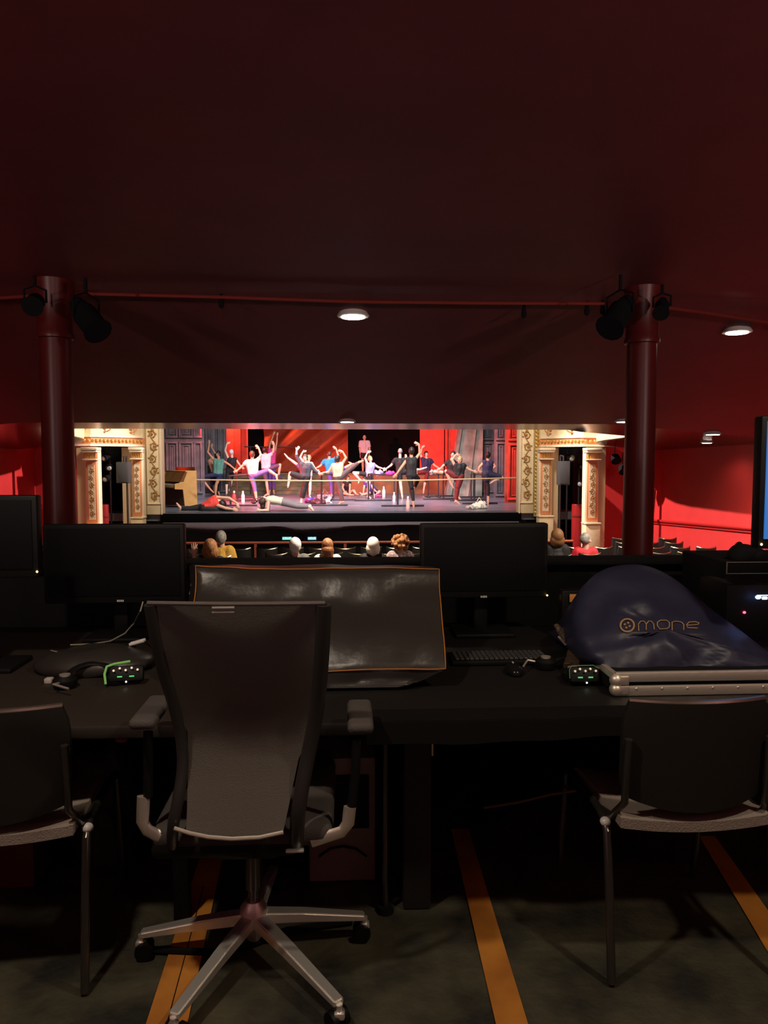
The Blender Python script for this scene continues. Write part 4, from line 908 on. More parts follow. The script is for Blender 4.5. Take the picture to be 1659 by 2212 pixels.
# black cloth hanging from the right desk's front edge
rows = []
for j in range(6):
    rows.append([(x, 2.122-.006*math.sin(x*23)-.002*j, ZD+.004-.011*j*(1+.15*math.sin(x*5))) for x in [.06+i*.04 for i in range(62)]])
rows.insert(0, [(x, 2.22, ZD+.006) for x in [.06+i*.04 for i in range(62)]])
tag(MB().slab(rows, (0, .006, .003)).build('desk_skirt', M('black_desk_cloth', (.007, .006, .006), .9, spec=.1)), 'short black cloth edging draped over the front edge of the right desk', 'cloth')

def monitor(label, px0, px1, py0, py1, Y, led=None, logo=None, screen=None, blue=False, tiltx=0):
    a, b = P(px0, py1, Y), P(px1, py0, Y); cx, cz = (a.x+b.x)/2, (a.z+b.z)/2; w, h = b.x-a.x, b.z-a.z
    t = thing('computer_monitor', label, 'monitor', (cx, Y+.06, ZD))
    MB().box((cx, Y+.025, cz), (w, .05, h), bev=.008).build('casing', m_blk2, t)
    sc = MB().box((cx, Y-.002, cz+.008), (w-.035, .008, h-.05), bev=.001)
    sc.build('screen', screen or M('dark_screen', (.006, .006, .007), .6, spec=.1), t)
    MB().box((cx, Y+.09, (ZD+cz)/2), (.06, .03, cz-ZD), bev=.006).build('stand_neck', m_blk2, t)
    MB().box((cx, Y+.06, ZD+.01), (.26, .20, .02), bev=.008).build('stand_foot', m_blk2, t)
    if led: p = P(led[0], led[1], Y-.004); MB().ell(p, (.004, .003, .004)).build('power_light', M('amber_led', (1, .5, .1), .4, emit=(1, .55, .15), es=6), t)
    if logo:
        p = P(logo[0], logo[1], Y-.004); b2 = MB()
        for k in range(4): b2.box((p.x+(k-1.5)*.0075, p.y, p.z), (.0055, .003, .009), bev=.001)
        b2.build('maker_mark', M('silver_print', (.7, .68, .64), .4), t)
monitor('dark monitor cut by the left frame edge', -190, 78, 1070, 1250, 2.75, led=(80, 1235))
monitor('dark wide monitor left of the covered mixing console', 95, 397, 1132, 1305, 3.2, logo=(260, 1298))
monitor('dark wide monitor right of the covered mixing console', 908, 1185, 1130, 1293, 3.2, led=(1182, 1286), logo=(1045, 1289))
monitor('tall monitor with a glowing blue screen at the right frame edge', 1637, 1980, 899, 1186, 2.35, screen=M('blue_screen', (.02, .12, .4), .4, emit=(.03, .13, .42), es=1.0), led=(1645, 1176))

# covered mixing console
def surf(cor, nu, nv):   # bilinear rows from corners tl, tr, br, bl
    tl, tr, br_, bl = [Vector(c) for c in cor]
    return [[tl.lerp(tr, i/nu).lerp(bl.lerp(br_, i/nu), j/nv) for i in range(nu+1)] for j in range(nv+1)]
TL, TR = P(425, 1228, 2.86), P(947, 1236, 2.86); BR, BL = P(962, 1446, 2.45), P(400, 1450, 2.45)
FR, FL = P(872, 1499, 2.44), P(385, 1503, 2.44); FR.z = FL.z = ZD+.012
RR = Vector((TR.x-.03, 3.05, ZD+.01)); RL = Vector((TL.x-.06, 3.05, ZD+.01)); BKL = P(408, 1222, 3.02); BKR = P(930, 1226, 3.02)
SL = Vector((BL.x-.06, 2.62, ZD+.01))
t = thing('mixing_console', 'mixing console under a black vinyl dust cover with orange piping', 'covered console', ((TL.x+TR.x)/2, 2.7, ZD))
b = MB(); b.grid(surf((TL, TR, BR, BL), 36, 16)); b.grid(surf((BL, BR, FR, FL), 36, 5)); b.grid(surf((BKL, BKR, TR, TL), 36, 4))
b.grid(surf((TL, BL, FL, RL), 16, 8)); b.grid(surf((TL, RL, RL, BKL), 5, 5)); b.grid(surf((TR, BR, FR, RR), 16, 8)); b.grid(surf((TR, RR, RR, BKR), 5, 5)); b.grid(surf((BKL, BKR, RR, RL), 36, 8))
bmesh.ops.remove_doubles(b.bm, verts=b.bm.verts, dist=.0015)
def wr(p):
    n = noise.noise(Vector((p.x*3.2, p.z*9, p.y*5)))*.030+noise.noise(Vector((p.x*9-p.z*6, p.z*8, 3)))*.014+.016*math.sin(p.z*30+p.x*1.5)
    return Vector((0, -n, n*.6))
for v in b.bm.verts:
    if v.co.z > ZD+.03: v.co += wr(v.co)
bmesh.ops.recalc_face_normals(b.bm, faces=b.bm.faces)
b.build('dust_cover', m_vin, t, ang=80)
pp = []
for A_, B_, n in ((TL, TR, 30), (TR, BR, 18), (BR, BL, 30), (BL, TL, 18)):
    for k in range(n): q = A_.lerp(B_, k/n); pp.append(q+wr(q)+Vector((0, -.003, .002)))
MB().tube(pp, .0021, 8, closed=True).build('piping', m_pipe, t)

# keyboard and mouse
kb = thing('computer_keyboard', 'black keyboard lying right of the covered console', 'keyboard', (P(1080, 1425, 2.75).x, 2.79, ZD))
xk0, xk1 = P(975, 1430, 2.75).x, P(1187, 1430, 2.75).x; yk0, yk1 = 2.72, 2.86
MB().box(((xk0+xk1)/2, (yk0+yk1)/2, ZD+.012), (xk1-xk0, yk1-yk0, .018), bev=.005).build('case', m_blk2, kb)
b = MB(); nk = 19
for r_ in range(6):
    for c_ in range(nk):
        b.box((xk0+.012+(c_+.5)*(xk1-xk0-.02)/nk, yk0+.012+(r_+.5)*(yk1-yk0-.02)/6, ZD+.024), ((xk1-xk0)/nk*.8, .017, .009), bev=.0025, seg=1)
b.build('keycaps', M('grey_keys', (.05, .048, .048), .3), kb)
mo = thing('computer_mouse', 'glossy black mouse in front of the keyboard', 'mouse', (*Pz(1110, 1455, ZD).xy, ZD))
c0 = Pz(1110, 1455, ZD)
b = MB(); b.ell(c0+Vector((0, 0, .012)), (.032, .055, .024), seg=24, rings=14)
for v in b.bm.verts: v.co.z = max(v.co.z, ZD+.002)
b.build('shell', m_blkg, mo); MB().ell(c0+Vector((0, .02, .036)), (.004, .010, .004)).build('wheel', m_chrome, mo)

# intercom beltpacks
def beltpack(px, py, w, label, rz, strap=False):
    p = Pz(px, py, ZD); t = thing('intercom_beltpack', label, 'beltpack', (*p.xy, ZD)); t.rotation_euler = (0, 0, 0)
    rot = Euler((R(-28), 0, rz)).to_matrix(); c = p+Vector((0, 0, .035))
    def L(x, y, z): return c+rot @ Vector((x, y, z))
    MB().box(c, (w, .035, .055), rot=rot, bev=.01).build('case', m_blk2, t)
    # front faces -Y
    b = MB()
    for k in range(5): b.cone(L((k-2)*w*.17, -.018, .008+(.007 if k % 2 else 0)), L((k-2)*w*.17, -.028, .008+(.007 if k % 2 else 0)), .0045, .004, 10)
    b.build('knobs', m_sil, t)
    b = MB()
    for k in (-1, 1): b.box(L(k*w*.17, -.019, -.012), (.016, .003, .004), rot=rot)
    b.build('status_light', M('green_led', (.1, .8, .2), .4, emit=(.1, .8, .25), es=.45), t)
    MB().ell(L(w*.02, -.019, -.030), .003).build('indicator', M('white_led', (1, 1, 1), .4, emit=(1, 1, 1), es=3), t)
    if strap:
        MB().tube([L(-w*.55, -.02, -.035), L(-w*.6, -.02, .0), L(-w*.55, -.02, .025), L(-w*.35, -.015, .034), L(.1*w, -.01, .042)], .0042, 8).build('trim', M('glowing_trim', (.25, .6, .15), .5, emit=(.2, .6, .12), es=.12), t)  # trim is no lamp, slight glow added to its green
    else:
        MB().tube([L(-w*.52, -.02, -.015), L(-w*.5, -.02, .015), L(-w*.4, -.02, .028), L(.3*w, -.02, .029), L(.48*w, -.02, .018)], .0016, 6).build('trim', M('glowing_trim2', (.06, .16, .06), .5, emit=(.2, .55, .2), es=.06), t)  # thin unlit trim with a faint glow added to the colour
beltpack(274, 1478, .115, 'black intercom beltpack with green trim on the left desk', R(8), True)
beltpack(1260, 1480, .105, 'black intercom beltpack with green lights beside the flight case', R(0))
# headset tangle on the left desk
def headset(c, rz, label, s=1.0, flatn=True):
    c = Vector(c); t = thing('intercom_headset', label, 'headset', c); rot = Euler((0, 0, rz)).to_matrix()
    def L(x, y, z): return c+rot @ Vector((x*s, y*s, z*s))
    MB().tube([L(.08*math.cos(a), .09*math.sin(a), .02+.03*math.sin(a)) for a in [i*math.pi/12 for i in range(13)]], .008*s, 8, flat=(1.6, .5)).build('headband', m_blk2, t)
    for q in (-1, 1):
        e = MB().lathe(L(q*.08, -.01, .0), [(.034*s, 0), (.040*s, .01*s), (.040*s, .028*s), (.026*s, .040*s)], 20).build('earcup', m_blk2, t)
        MB().lathe(L(q*.08, -.01, .0), [(.018*s, .040*s), (.018*s, .045*s)], 16).build('cap', m_sil, t)
    MB().tube([L(-.08, -.02, .02), L(-.11, -.07, .03), L(-.06, -.12, .025)], .004*s, 6).build('microphone_boom', m_sil, t)
headset(Pz(196, 1478, ZD+.002), R(15), 'black headset with pale fittings lying left of the green trimmed beltpack')
headset(Pz(1212, 1455, ZD+.002), R(-70), 'dark headset lying between the keyboard and the right beltpack')
# cap shape: black soft case behind them
def softbag(name, label, cat, px0, px1, pyb, Y, h, m, depth=.22, seed=2, rimcol=None):
    a, b_ = P(px0, pyb, Y), P(px1, pyb, Y); cx = (a.x+b_.x)/2; w = b_.x-a.x; z0 = ZD
    t = thing(name, label, cat, (cx, Y, z0))
    b = MB(); b.ell((cx, Y, z0+h*.3), (w/2, depth/2, h*.75), seg=40, rings=20); b.jitter(.018, 7, seed)
    for v in b.bm.verts: v.co.z = max(v.co.z, z0+.003)
    b.build('body', m, t); return t
t = softbag('soft_case', 'flat black soft case behind the headset on the left desk', 'case', 80, 335, 1420, 2.78, .075, m_vin, .30)
q = [Pz(152, 1393, ZD+.062), Pz(200, 1391, ZD+.065), Pz(238, 1385, ZD+.06), Pz(270, 1368, ZD+.07), Pz(290, 1345, ZD+.1), P(303, 1320, 2.8), P(309, 1300, 2.82)]
tag(MB().tube(q, .0028, 6).build('cable', M('grey_cable', (.30, .29, .22), .4)), 'thin pale cable curving up from the soft case behind the office chair', 'cable')
q = [Pz(110, 1405, ZD+.05), Pz(130, 1410, ZD+.05), Pz(160, 1417, ZD+.045)]
tag(MB().tube(q, .0025, 6).build('cable', MATS['grey_cable']), 'short pale cable end on the front of the soft case', 'cable')
for (px, py), sz, lb in (((106, 1475), (.025, .03, .018), 'small grey clip on the left desk, nearest the left chair'), ((158, 1452), (.022, .02, .02), 'little pale plug left of the headset'), ((228, 1438), (.03, .018, .014), 'short white connector behind the headset'), ((232, 1447), (.03, .018, .012), 'second white connector just in front of the short one')):
    p = Pz(px, py, ZD); t = thing('plug', lb, 'plug', p)
    MB().box(p+Vector((0, 0, sz[2]/2)), sz, bev=.004).build('body', M('pale_plastic', (.55, .50, .44), .4), t)
    MB().cone(p+Vector((sz[0]/2, 0, sz[2]/2)), p+Vector((sz[0]/2+.018, .004, sz[2]/2)), .004, .003, 8).build('pin', m_sil, t)
p = Pz(292, 1432, ZD); t = thing('adapter', 'pair of white prongs on an adapter above the green trimmed beltpack', 'plug', p)
for k in range(2): MB().tube([p+Vector((-.02, k*.02, .07)), p+Vector((.035, k*.02, .085))], .006, 8).build('prong', M('white_plastic', (.75, .72, .68), .35), t)
MB().box(p+Vector((-.02, .01, .03)), (.03, .05, .06), bev=.006).build('body', m_blk2, t)
p = Pz(322, 1426, ZD+.016); tag(MB().tube([p+Vector((0, 0, -.016)), p+Vector((-.004, 0, .002)), p+Vector((0, 0, .018))], [.009, .008, .002], 10).build('orange_tag', m_pipe), 'small bright orange tag at the left edge of the office chair back', 'tag')
p = P(1238, 1292, 3.1); t = thing('sticky_note', 'small square orange label left of the navy cover', 'label', p)
MB().box(p, (.030, .004, .034), bev=.001).build('note', M('orange_note', (.75, .30, .08), .6), t); MB().box((p.x, 3.14, (ZD+p.z)/2+.01), (.09, .06, p.z-ZD+.04), bev=.006).build('box', m_blk2, t)
# strap bundle rising behind the right headset
p = [Pz(1235, 1440, ZD+.03), P(1250, 1400, 2.75), P(1228, 1380, 2.78), P(1200, 1350, 2.85)]
t = thing('strap_bundle', 'worn brown strap bundle leaning behind the right beltpack', 'strap', Pz(1235, 1440, ZD))
MB().tube(p, [.03, .035, .03, .012], 10, flat=(1, .5)).jitter(.006, 30).build('webbing', M('brown_webbing', (.09, .06, .035), .45, bump=.5, bscale=60), t)
MB().tube([P(1206, 1375, 2.74), P(1214, 1384, 2.74), P(1222, 1393, 2.74)], .004, 6).build('buckle', m_sil, t)

# navy covered console in its flight case tray
ycf = 2.34; xl = P(1328, 1500, ycf).x; xr_ = 2.15; zt_ = P(1400, 1456, ycf).z
t = thing('flight_case', 'black flight case tray with aluminium edges on the right desk', 'flight case', ((xl+xr_)/2, ycf+.3, ZD))
MB().box(((xl+xr_)/2, ycf+.31, (ZD+zt_)/2+.003), (xr_-xl, .60, zt_-ZD-.01), bev=.004).build('tray', m_black, t)
for zz, nm in ((zt_-.009, 'edge_strip'), (ZD+.018, 'edge_strip')):
    MB().box(((xl+xr_)/2, ycf+.004, zz), (xr_-xl, .016, .033), bev=.004).build(nm, m_sil, t)
MB().box((xl+.004, ycf+.3, zt_-.009), (.018, .6, .024), bev=.003).build('edge_strip', m_sil, t)
for zz in (ZD+.022, zt_-.02):
    MB().ell((xl+.006, ycf+.006, zz), .022, seg=20, rings=12).box((xl+.02, ycf-.002, zz), (.05, .012, .03), bev=.004).build('ball_corner', m_sil, t)
for k in range(9): MB().ell((xl+.07+k*.085, ycf-.005, ZD+.026), (.004, .002, .004)).build('rivet', m_chrome, t)
ol = [(1318, 1444), (1278, 1420), (1256, 1380), (1249, 1330), (1255, 1285), (1275, 1250), (1310, 1228), (1350, 1220), (1395, 1222), (1440, 1240), (1490, 1275), (1540, 1318), (1600, 1362), (1660, 1408), (1730, 1450), (1600, 1452), (1500, 1452), (1400, 1452)]
def YN(py): return 2.42+max(0, (1452-py))/232*.42
t = thing('covered_console', 'lighting console under a dark navy cover with a gold printed logo', 'covered console', (P(1450, 1450, 2.5).x, 2.6, zt_))
N = 72; op = []
for k in range(N):
    u = k/N*len(ol); i = int(u); a, c_ = ol[i], ol[(i+1) % len(ol)]; p0, p3 = ol[i-1], ol[(i+2) % len(ol)]; f_ = u-i
    def cr(j): return .5*((2*a[j])+(-p0[j]+c_[j])*f_+(2*p0[j]-5*a[j]+4*c_[j]-p3[j])*f_*f_+(-p0[j]+3*a[j]-3*c_[j]+p3[j])*f_**3)
    op.append((cr(0), min(1452, cr(1))))
def wn(x, y, r_): return (.020*noise.noise(Vector((x*.016, y*.022, 1)))+.075*abs(noise.noise(Vector((x*.010+y*.008, y*.014-x*.004, 5))))*(1-r_*.5))*(.35 if 1335 < x < 1520 and 1330 < y < 1372 else 1)
ctr = (1440, 1360); b = MB(); rings = []
for s_ in range(11):
    r_ = 1-s_/10.0; ring = []
    for q in op:
        x, y = ctr[0]+(q[0]-ctr[0])*r_, ctr[1]+(q[1]-ctr[1])*r_
        Yf = YN(y)-.085*(1-r_**2.2)
        Yf += wn(x, y, r_)
        ring.append(b.bm.verts.new(P(x, y, Yf)))
    rings.append(ring)
for A_, B_ in zip(rings, rings[1:]):
    for k in range(N): b.bm.faces.new((A_[k], A_[(k+1) % N], B_[(k+1) % N], B_[k]))
back = []
for q in op:
    v = P(q[0], q[1], YN(q[1])); v = v+Vector((0, .10, -.05)); v.z = max(v.z, ZD+.05); back.append(b.bm.verts.new(v))
back2 = []
for v in back: w_ = Vector((v.co.x*.9+.1, 3.05, max(ZD+.05, v.co.z-.12))); back2.append(b.bm.verts.new(w_))
for A_, B_ in ((back, rings[0]), (back2, back)):
    for k in range(N): b.bm.faces.new((A_[k], A_[(k+1) % N], B_[(k+1) % N], B_[k]))
b.bm.faces.new(back2)
bmesh.ops.remove_doubles(b.bm, verts=b.bm.verts, dist=.0005); bmesh.ops.recalc_face_normals(b.bm, faces=b.bm.faces)
b.build('cover', m_navy, t, ang=80)
# logo: four-hole button emblem and soft lettering, laid on the cover's front
def onc(px, py, lift=.006):
    r_ = 0; x, y = px, py
    best = min(range(N), key=lambda k: abs(math.atan2(op[k][1]-ctr[1], op[k][0]-ctr[0])-math.atan2(y-ctr[1], x-ctr[0])))
    q = op[best]; r_ = min(1, math.hypot(x-ctr[0], y-ctr[1])/max(1, math.hypot(q[0]-ctr[0], q[1]-ctr[1])))
    Yf = YN(y)-.085*(1-r_**2.2)+wn(x, y, r_)
    return P(px, py, Yf-lift)
b = MB(); cxl_, cyl_ = 1355, 1351
for rr, w_ in ((14.5, .0022),): b.tube([onc(cxl_+rr*math.cos(a)*1.02, cyl_+rr*math.sin(a)*.95) for a in [i*math.pi/14 for i in range(28)]], w_*1.6, 6, closed=True)
for a in (R(20), R(110), R(200), R(290)): b.ell(onc(cxl_+5.5*math.cos(a), cyl_+5.5*math.sin(a)), (.0045, .002, .0045))
b.build('emblem', m_logo, t)
b = MB()
def stroke(pts, w_=.0020): b.tube([onc(x, y) for x, y in pts], w_, 6)
stroke([(1380, 1363), (1379, 1348), (1384, 1342), (1391, 1342), (1396, 1348), (1396, 1361)]); stroke([(1396, 1348), (1401, 1342), (1407, 1342), (1412, 1348), (1413, 1360)])
stroke([(1420, 1352), (1420, 1344), (1427, 1340), (1440, 1340), (1446, 1345), (1446, 1354), (1441, 1358), (1426, 1359), (1420, 1352)])
stroke([(1452, 1362), (1452, 1344), (1460, 1342), (1472, 1344), (1477, 1349), (1477, 1361)])
stroke([(1484, 1351), (1508, 1349), (1510, 1346), (1503, 1343), (1488, 1344), (1483, 1350), (1485, 1356), (1507, 1357)])
b.build('lettering', m_logo, t)
# right-hand equipment
a = P(1566, 1240, 3.0); bq = P(1566, 1213, 3.0); x0 = a.x
t = thing('equipment_case', 'black road case with pale edges under the blue screen', 'case', (x0+.3, 3.1, ZD))
MB().box((x0+.35, 3.2, (ZD+bq.z)/2), (.70, .4, bq.z-ZD), bev=.008).build('body', m_black, t)
b = MB()
for zz in (bq.z-.003, a.z+.002): b.box((x0+.35, 2.998, zz), (.69, .006, .003))
b.box((x0+.006, 2.998, (a.z+bq.z)/2), (.003, .006, bq.z-a.z)); b.build('pale_edge', M('pale_edge', (.22, .19, .15), .5), t)  # pale strips along the front edges of the case
a, c_ = P(1572, 1308, 2.75), P(1700, 1262, 2.75)
t = thing('sound_rack', 'black rack unit with blue and red lights right of the navy cover', 'rack unit', ((a.x+c_.x)/2, 2.85, ZD))
MB().box(((a.x+c_.x)/2+.08, 2.87, (ZD+c_.z)/2), (c_.x-a.x+.16, .22, c_.z-ZD), bev=.01).build('chassis', m_blk2, t)
MB().ell(P(1638, 1290, 2.755), (.012, .006, .008)).build('blue_light', M('blue_led', (.2, .4, 1), .3, emit=(.15, .35, 1), es=7), t)
MB().ell(P(1608, 1323, 2.755), (.006, .004, .005)).build('red_light', M('red_led', (1, .05, .1), .3, emit=(1, .04, .1), es=7), t)
b = MB(); b.box(P(1655, 1286, 2.755), (.07, .006, .003)); b.box(P(1652, 1292, 2.755), (.022, .006, .012), bev=.003); b.build('display', M('display_white', (.8, .85, 1), .3, emit=(.7, .8, 1), es=1.5), t)
l = bpy.data.lights.new('blue_glow', 'POINT'); l.energy = .03; l.color = (.2, .35, 1); l.shadow_soft_size = .01; lo = bpy.data.objects.new('blue_glow', l); C.objects.link(lo); lo.location = P(1640, 1290, 2.72)
p = P(1603, 1212, 3.05); t = thing('black_bag', 'lumpy black bag lying on the road case below the blue screen', 'bag', p)
b = MB(); b.ell(p+Vector((0, 0, .028)), (.065, .05, .045), seg=24, rings=14).ell(p+Vector((.05, 0, .02)), (.06, .05, .035), seg=24, rings=14).ell(p+Vector((-.012, 0, .058)), (.018, .02, .022)); b.jitter(.008, 20).build('fabric', m_black, t)
p = P(1571, 1200, 4.3)

# ================================================================== CHAIRS
# office chair with Y shaped mesh back
hub = Pz(548, 1970, .12)
ch = thing('office_chair', 'mesh backed office chair with armrests and polished star base', 'office chair', (hub.x, hub.y, 0))
bk = [(1303, 318, 703, 1.86), (1345, 324, 703, 1.875), (1400, 335, 700, 1.90), (1450, 350, 696, 1.93), (1500, 370, 690, 1.96), (1540, 392, 682, 1.985), (1580, 405, 670, 2.0), (1640, 407, 645, 1.995), (1700, 405, 632, 1.975), (1750, 404, 622, 1.955), (1795, 402, 612, 1.935)]
rows = []
for py, xa, xb, Y in bk:
    rows.append([P(lerp(xa, xb, i/16), py+ (14*math.sin(i/16*math.pi) if py > 1700 else 0)*(1 if py > 1780 else .5), Y-.02*(1-(2*i/16-1)**2)*-1) for i in range(17)])
MB().slab(rows, (0, .012, 0)).build('backrest', m_meshf, ch)
def fbar(pts, w0, nm='back_frame'):
    pp = [P(x, y, Y) for x, y, Y in pts]
    n2 = []
    for i in range(len(pp)-1):
        for k in range(4): n2.append(pp[i].lerp(pp[i+1], k/4))
    n2.append(pp[-1]); 
    for _ in range(3): n2 = [n2[0]]+[(n2[i-1]+n2[i]*2+n2[i+1])/4 for i in range(1, len(n2)-1)]+[n2[-1]]
    MB().tube(n2, w0, 12, flat=(1.0, .7)).build(nm, M('dark_grey_plastic', (.030, .027, .026), .34), ch)
fbar([(324, 1306, 1.865), (334, 1370, 1.89), (352, 1450, 1.93), (378, 1530, 1.97), (393, 1600, 1.99), (396, 1660, 1.985), (384, 1730, 1.96), (372, 1790, 1.95), (372, 1830, 2.0)], .016)
fbar([(699, 1306, 1.865), (697, 1380, 1.89), (692, 1460, 1.93), (684, 1540, 1.97), (668, 1620, 1.985), (654, 1690, 1.97), (643, 1760, 1.955), (640, 1830, 2.0)], .020)
MB().tube([P(x, 1303+2*math.sin((x-318)/385*3.14), 1.862) for x in range(318, 706, 12)], .006, 8).build('top_rail', M('dark_rail_plastic', (.12, .10, .09), .22), ch)
b = MB(); b.box(P(482, 1312, 1.85), (.055, .004, .004)); b.box(P(482, 1322, 1.855), (.055, .004, .0025)); b.build('maker_plate', m_chrome, ch)
MB().tube([P(x, y, 1.93) for x, y in ((376, 1789), (410, 1800), (450, 1808), (500, 1812), (560, 1809), (612, 1798))], .0055, 8).build('lower_rail', m_sil, ch)  # bottom rim of the back, its highlight put into a silver tube
sc_ = P(510, 1790, 2.25)
MB().box((hub.x+.0, 2.24, .475), (.50, .50, .07), bev=.03, seg=3).build('seat', m_chairf, ch)
MB().box((hub.x-.05, 2.04, .44), (.40, .10, .05), bev=.02).box((hub.x, 2.2, .40), (.2, .26, .07), bev=.02).build('mechanism', m_blk2, ch)
p = P(637, 1837, 1.98); MB().box(p, (.05, .018, .007), bev=.003).build('lever', m_chrome, ch)
MB().cone((hub.x, hub.y, .10), (hub.x, hub.y, .38), .017, .017, 20).cone((hub.x, hub.y, .20), (hub.x, hub.y, .38), .025, .028, 20).build('gas_lift', m_tube, ch)
MB().lathe((hub.x, hub.y, 0), [(.018, .035), (.022, .04), (.03, .085), (.045, .09), (.042, .135), (.032, .15), (.025, .16)], 28).build('hub', m_chrome, ch)
tips = [Pz(304, 2010, .085), Pz(374, 2188, .085), Pz(733, 2160, .085), Pz(788, 1972, .085)]
tips.append(Vector((hub.x+.03, hub.y+.33, .085)))
for tp in tips:
    h0 = Vector((hub.x, hub.y, .125)); d = (tp-h0); dn = Vector((d.x, d.y, 0)).normalized(); s_ = Vector((-dn.y, dn.x, 0)); a = h0+dn*.03
    b = MB(); rows = []
    prof = [(a, .024, .034), (a.lerp(tp, .4)+Vector((0, 0, .004)), .021, .030), (tp, .017, .018)]
    rr = []
    for c_, w_, h_ in prof: rr.append([c_+s_*w_+Vector((0, 0, -h_)), c_+s_*w_*.9, c_-s_*w_*.9, c_-s_*w_+Vector((0, 0, -h_))])
    vs = [[b.bm.verts.new(v) for v in r] for r in rr]
    for i in range(2):
        for k in range(4): b.bm.faces.new((vs[i][k], vs[i][(k+1) % 4], vs[i+1][(k+1) % 4], vs[i+1][k]))
    b.bm.faces.new(vs[0]); b.bm.faces.new(vs[-1][::-1]); bmesh.ops.recalc_face_normals(b.bm, faces=b.bm.faces)
    bmesh.ops.bevel(b.bm, geom=list(b.bm.edges), offset=.004, segments=2, affect='EDGES')
    lg = b.build('star_leg', m_chrome, ch)
    w = Vector((tp.x, tp.y, .028)); cst = MB().cone(Vector((tp.x, tp.y, .05)), tp-Vector((0, 0, .012)), .009, .009, 10).box((w.x, w.y, .046), (.03, .03, .02), bev=.006).build('caster', m_chrome, lg)
    for q in (-1, 1): MB().cone(w+s_*q*.010-dn*.01, w+s_*q*.026-dn*.01, .027, .025, 20).build('wheel', m_blk2, cst)
for q in (-1, 1):
    if q < 0: pad, post, br_ = (322, 1553), [(320, 1580), (320, 1650), (320, 1722)], [(310, 1720), (308, 1775), (318, 1793), (346, 1808)]
    else: pad, post, br_ = (778, 1562), [(770, 1600), (768, 1670), (760, 1742)], [(756, 1742), (752, 1778), (738, 1797), (672, 1818)]
    Yq = 2.0; p = P(*pad, Yq)
    MB().box((p.x, p.y+.03, p.z+.01), (.07, .22, .03), bev=.014, seg=3).build('arm_pad', m_chairf, ch)
    MB().tube([P(x, y, Yq) for x, y in post], .013, 12, flat=(1, .7)).build('arm_post', m_blk2, ch)
    MB().tube([P(x, y, Yq) for x, y in br_], .016, 12, flat=(1.1, .6)).build('arm_bracket', m_sil, ch)

# stacking chairs
sc0 = thing('stacking_chair', 'black stacking chair', 'chair', (0, 0, 0))
rows = []
for j in range(9):
    z = .535+j*.036; r_ = []
    wj = .215-.02*(max(0, 1-j/2)**2)-.018*max(0, (j-6)/2)**2
    for i in range(17):
        u = 2*i/16-1; r_.append((u*wj, .035*(u*u)-.02-.02*(j/8), z-(.035*(1-u*u) if j == 0 else .03*(1-u*u)*(1-j/8))))
    rows.append(r_)
MB().slab(rows, (0, .018, 0)).build('backrest', m_chairp, sc0)
MB().tube([(p[0]*1.0, p[1]+.009, p[2]+.002) for p in rows[-1]], .009, 8).build('back_rim', M('worn_chrome_rim', (.35, .30, .25), .3, .9), sc0)
rows = []
for j in range(10):
    y = -.01+j*.048; rows.append([(u*.22, y, .475-.018*(1-u*u)-(.02*((j-7)/2)**2 if j > 7 else 0)+(.012 if j < 2 else 0)) for u in [2*i/14-1 for i in range(15)]])
MB().slab(rows, (0, 0, -.03)).build('seat', M('beige_grey_upholstery', (.30, .25, .21), .7, bump=.3, bscale=200), sc0)
for q in (-1, 1):
    b = MB(); x = q*.245
    MB().tube([(x, -.03, .008), (x, .0, .25), (x, .03, .43), (x, .06, .455), (x*.97, .12, .455)], .0125, 12).build('leg', m_tube, sc0)
    MB().tube([(x, .50, .008), (x, .46, .25), (x, .44, .43), (x, .41, .455), (x*.97, .34, .455)], .0125, 12).build('leg', m_tube, sc0)
    MB().tube([(x*.97, .10, .455), (x*.97, .36, .455)], .0125, 12).build('side_rail', m_tube, sc0)
    MB().tube([(x*.97, .13, .455), (x*.93, .04, .47), (x*.85, -.005, .53), (x*.84, -.02, .72)], .011, 12).build('back_post', m_tube, sc0)
    MB().ell((x, .045, .45), (.016, .016, .014)).build('joint_cap', M('white_cap2', (.8, .78, .74), .3), sc0)
sc0.location = (1.005, 2.04, 0); sc0['label'] = 'black stacking chair at the right, back towards the camera, before the flight case'; sc0['group'] = 'stacking chairs'
dup(sc0, (-.985, 2.06, 0), rz=R(5), label='black stacking chair cut by the left frame edge, in front of the left desk', group='stacking chairs')

# ================================================================== UNDER THE DESK AND FLOOR
a, c_ = Pz(668, 1912, 0), Pz(812, 1912, 0); yy = a.y; top = P(740, 1638, yy).z
t = thing('computer_tower', 'dark computer tower standing under the desk right of the office chair', 'computer', ((a.x+c_.x)/2, yy+.2, 0))
MB().box(((a.x+c_.x)/2, yy+.2, top/2+.005), (c_.x-a.x, .4, top-.01), bev=.008).build('case', M('brown_grey_metal', (.30, .24, .21), .4), t)
MB().box(((a.x+c_.x)/2, yy-.004, top*.66), ((c_.x-a.x)*.8, .012, top*.42), bev=.004).build('front_panel', m_blk2, t)
MB().tube([P(x, y, yy-.006) for x, y in ((690, 1850), (715, 1832), (742, 1828), (770, 1834), (792, 1850))], .004, 8).build('handle', m_black, t)
t = thing('cable_stand', 'thin dark upright pole under the desk right of the computer tower', 'pole', (P(832, 1700, 2.4).x, 2.4, 0))
MB().cone((P(832, 1700, 2.4).x, 2.4, .01), (P(832, 1700, 2.4).x, 2.4, ZD-.05), .010, .010, 12).build('pole', m_tube, t)
MB().cone((P(832, 1700, 2.4).x, 2.4, 0), (P(832, 1700, 2.4).x, 2.4, .02), .03, .025, 20).build('foot', m_black, t)
t = thing('desk_pedestal', 'black desk pedestal panel standing under the middle of the desk', 'pedestal', (P(903, 1700, 2.42).x, 2.42, 0))
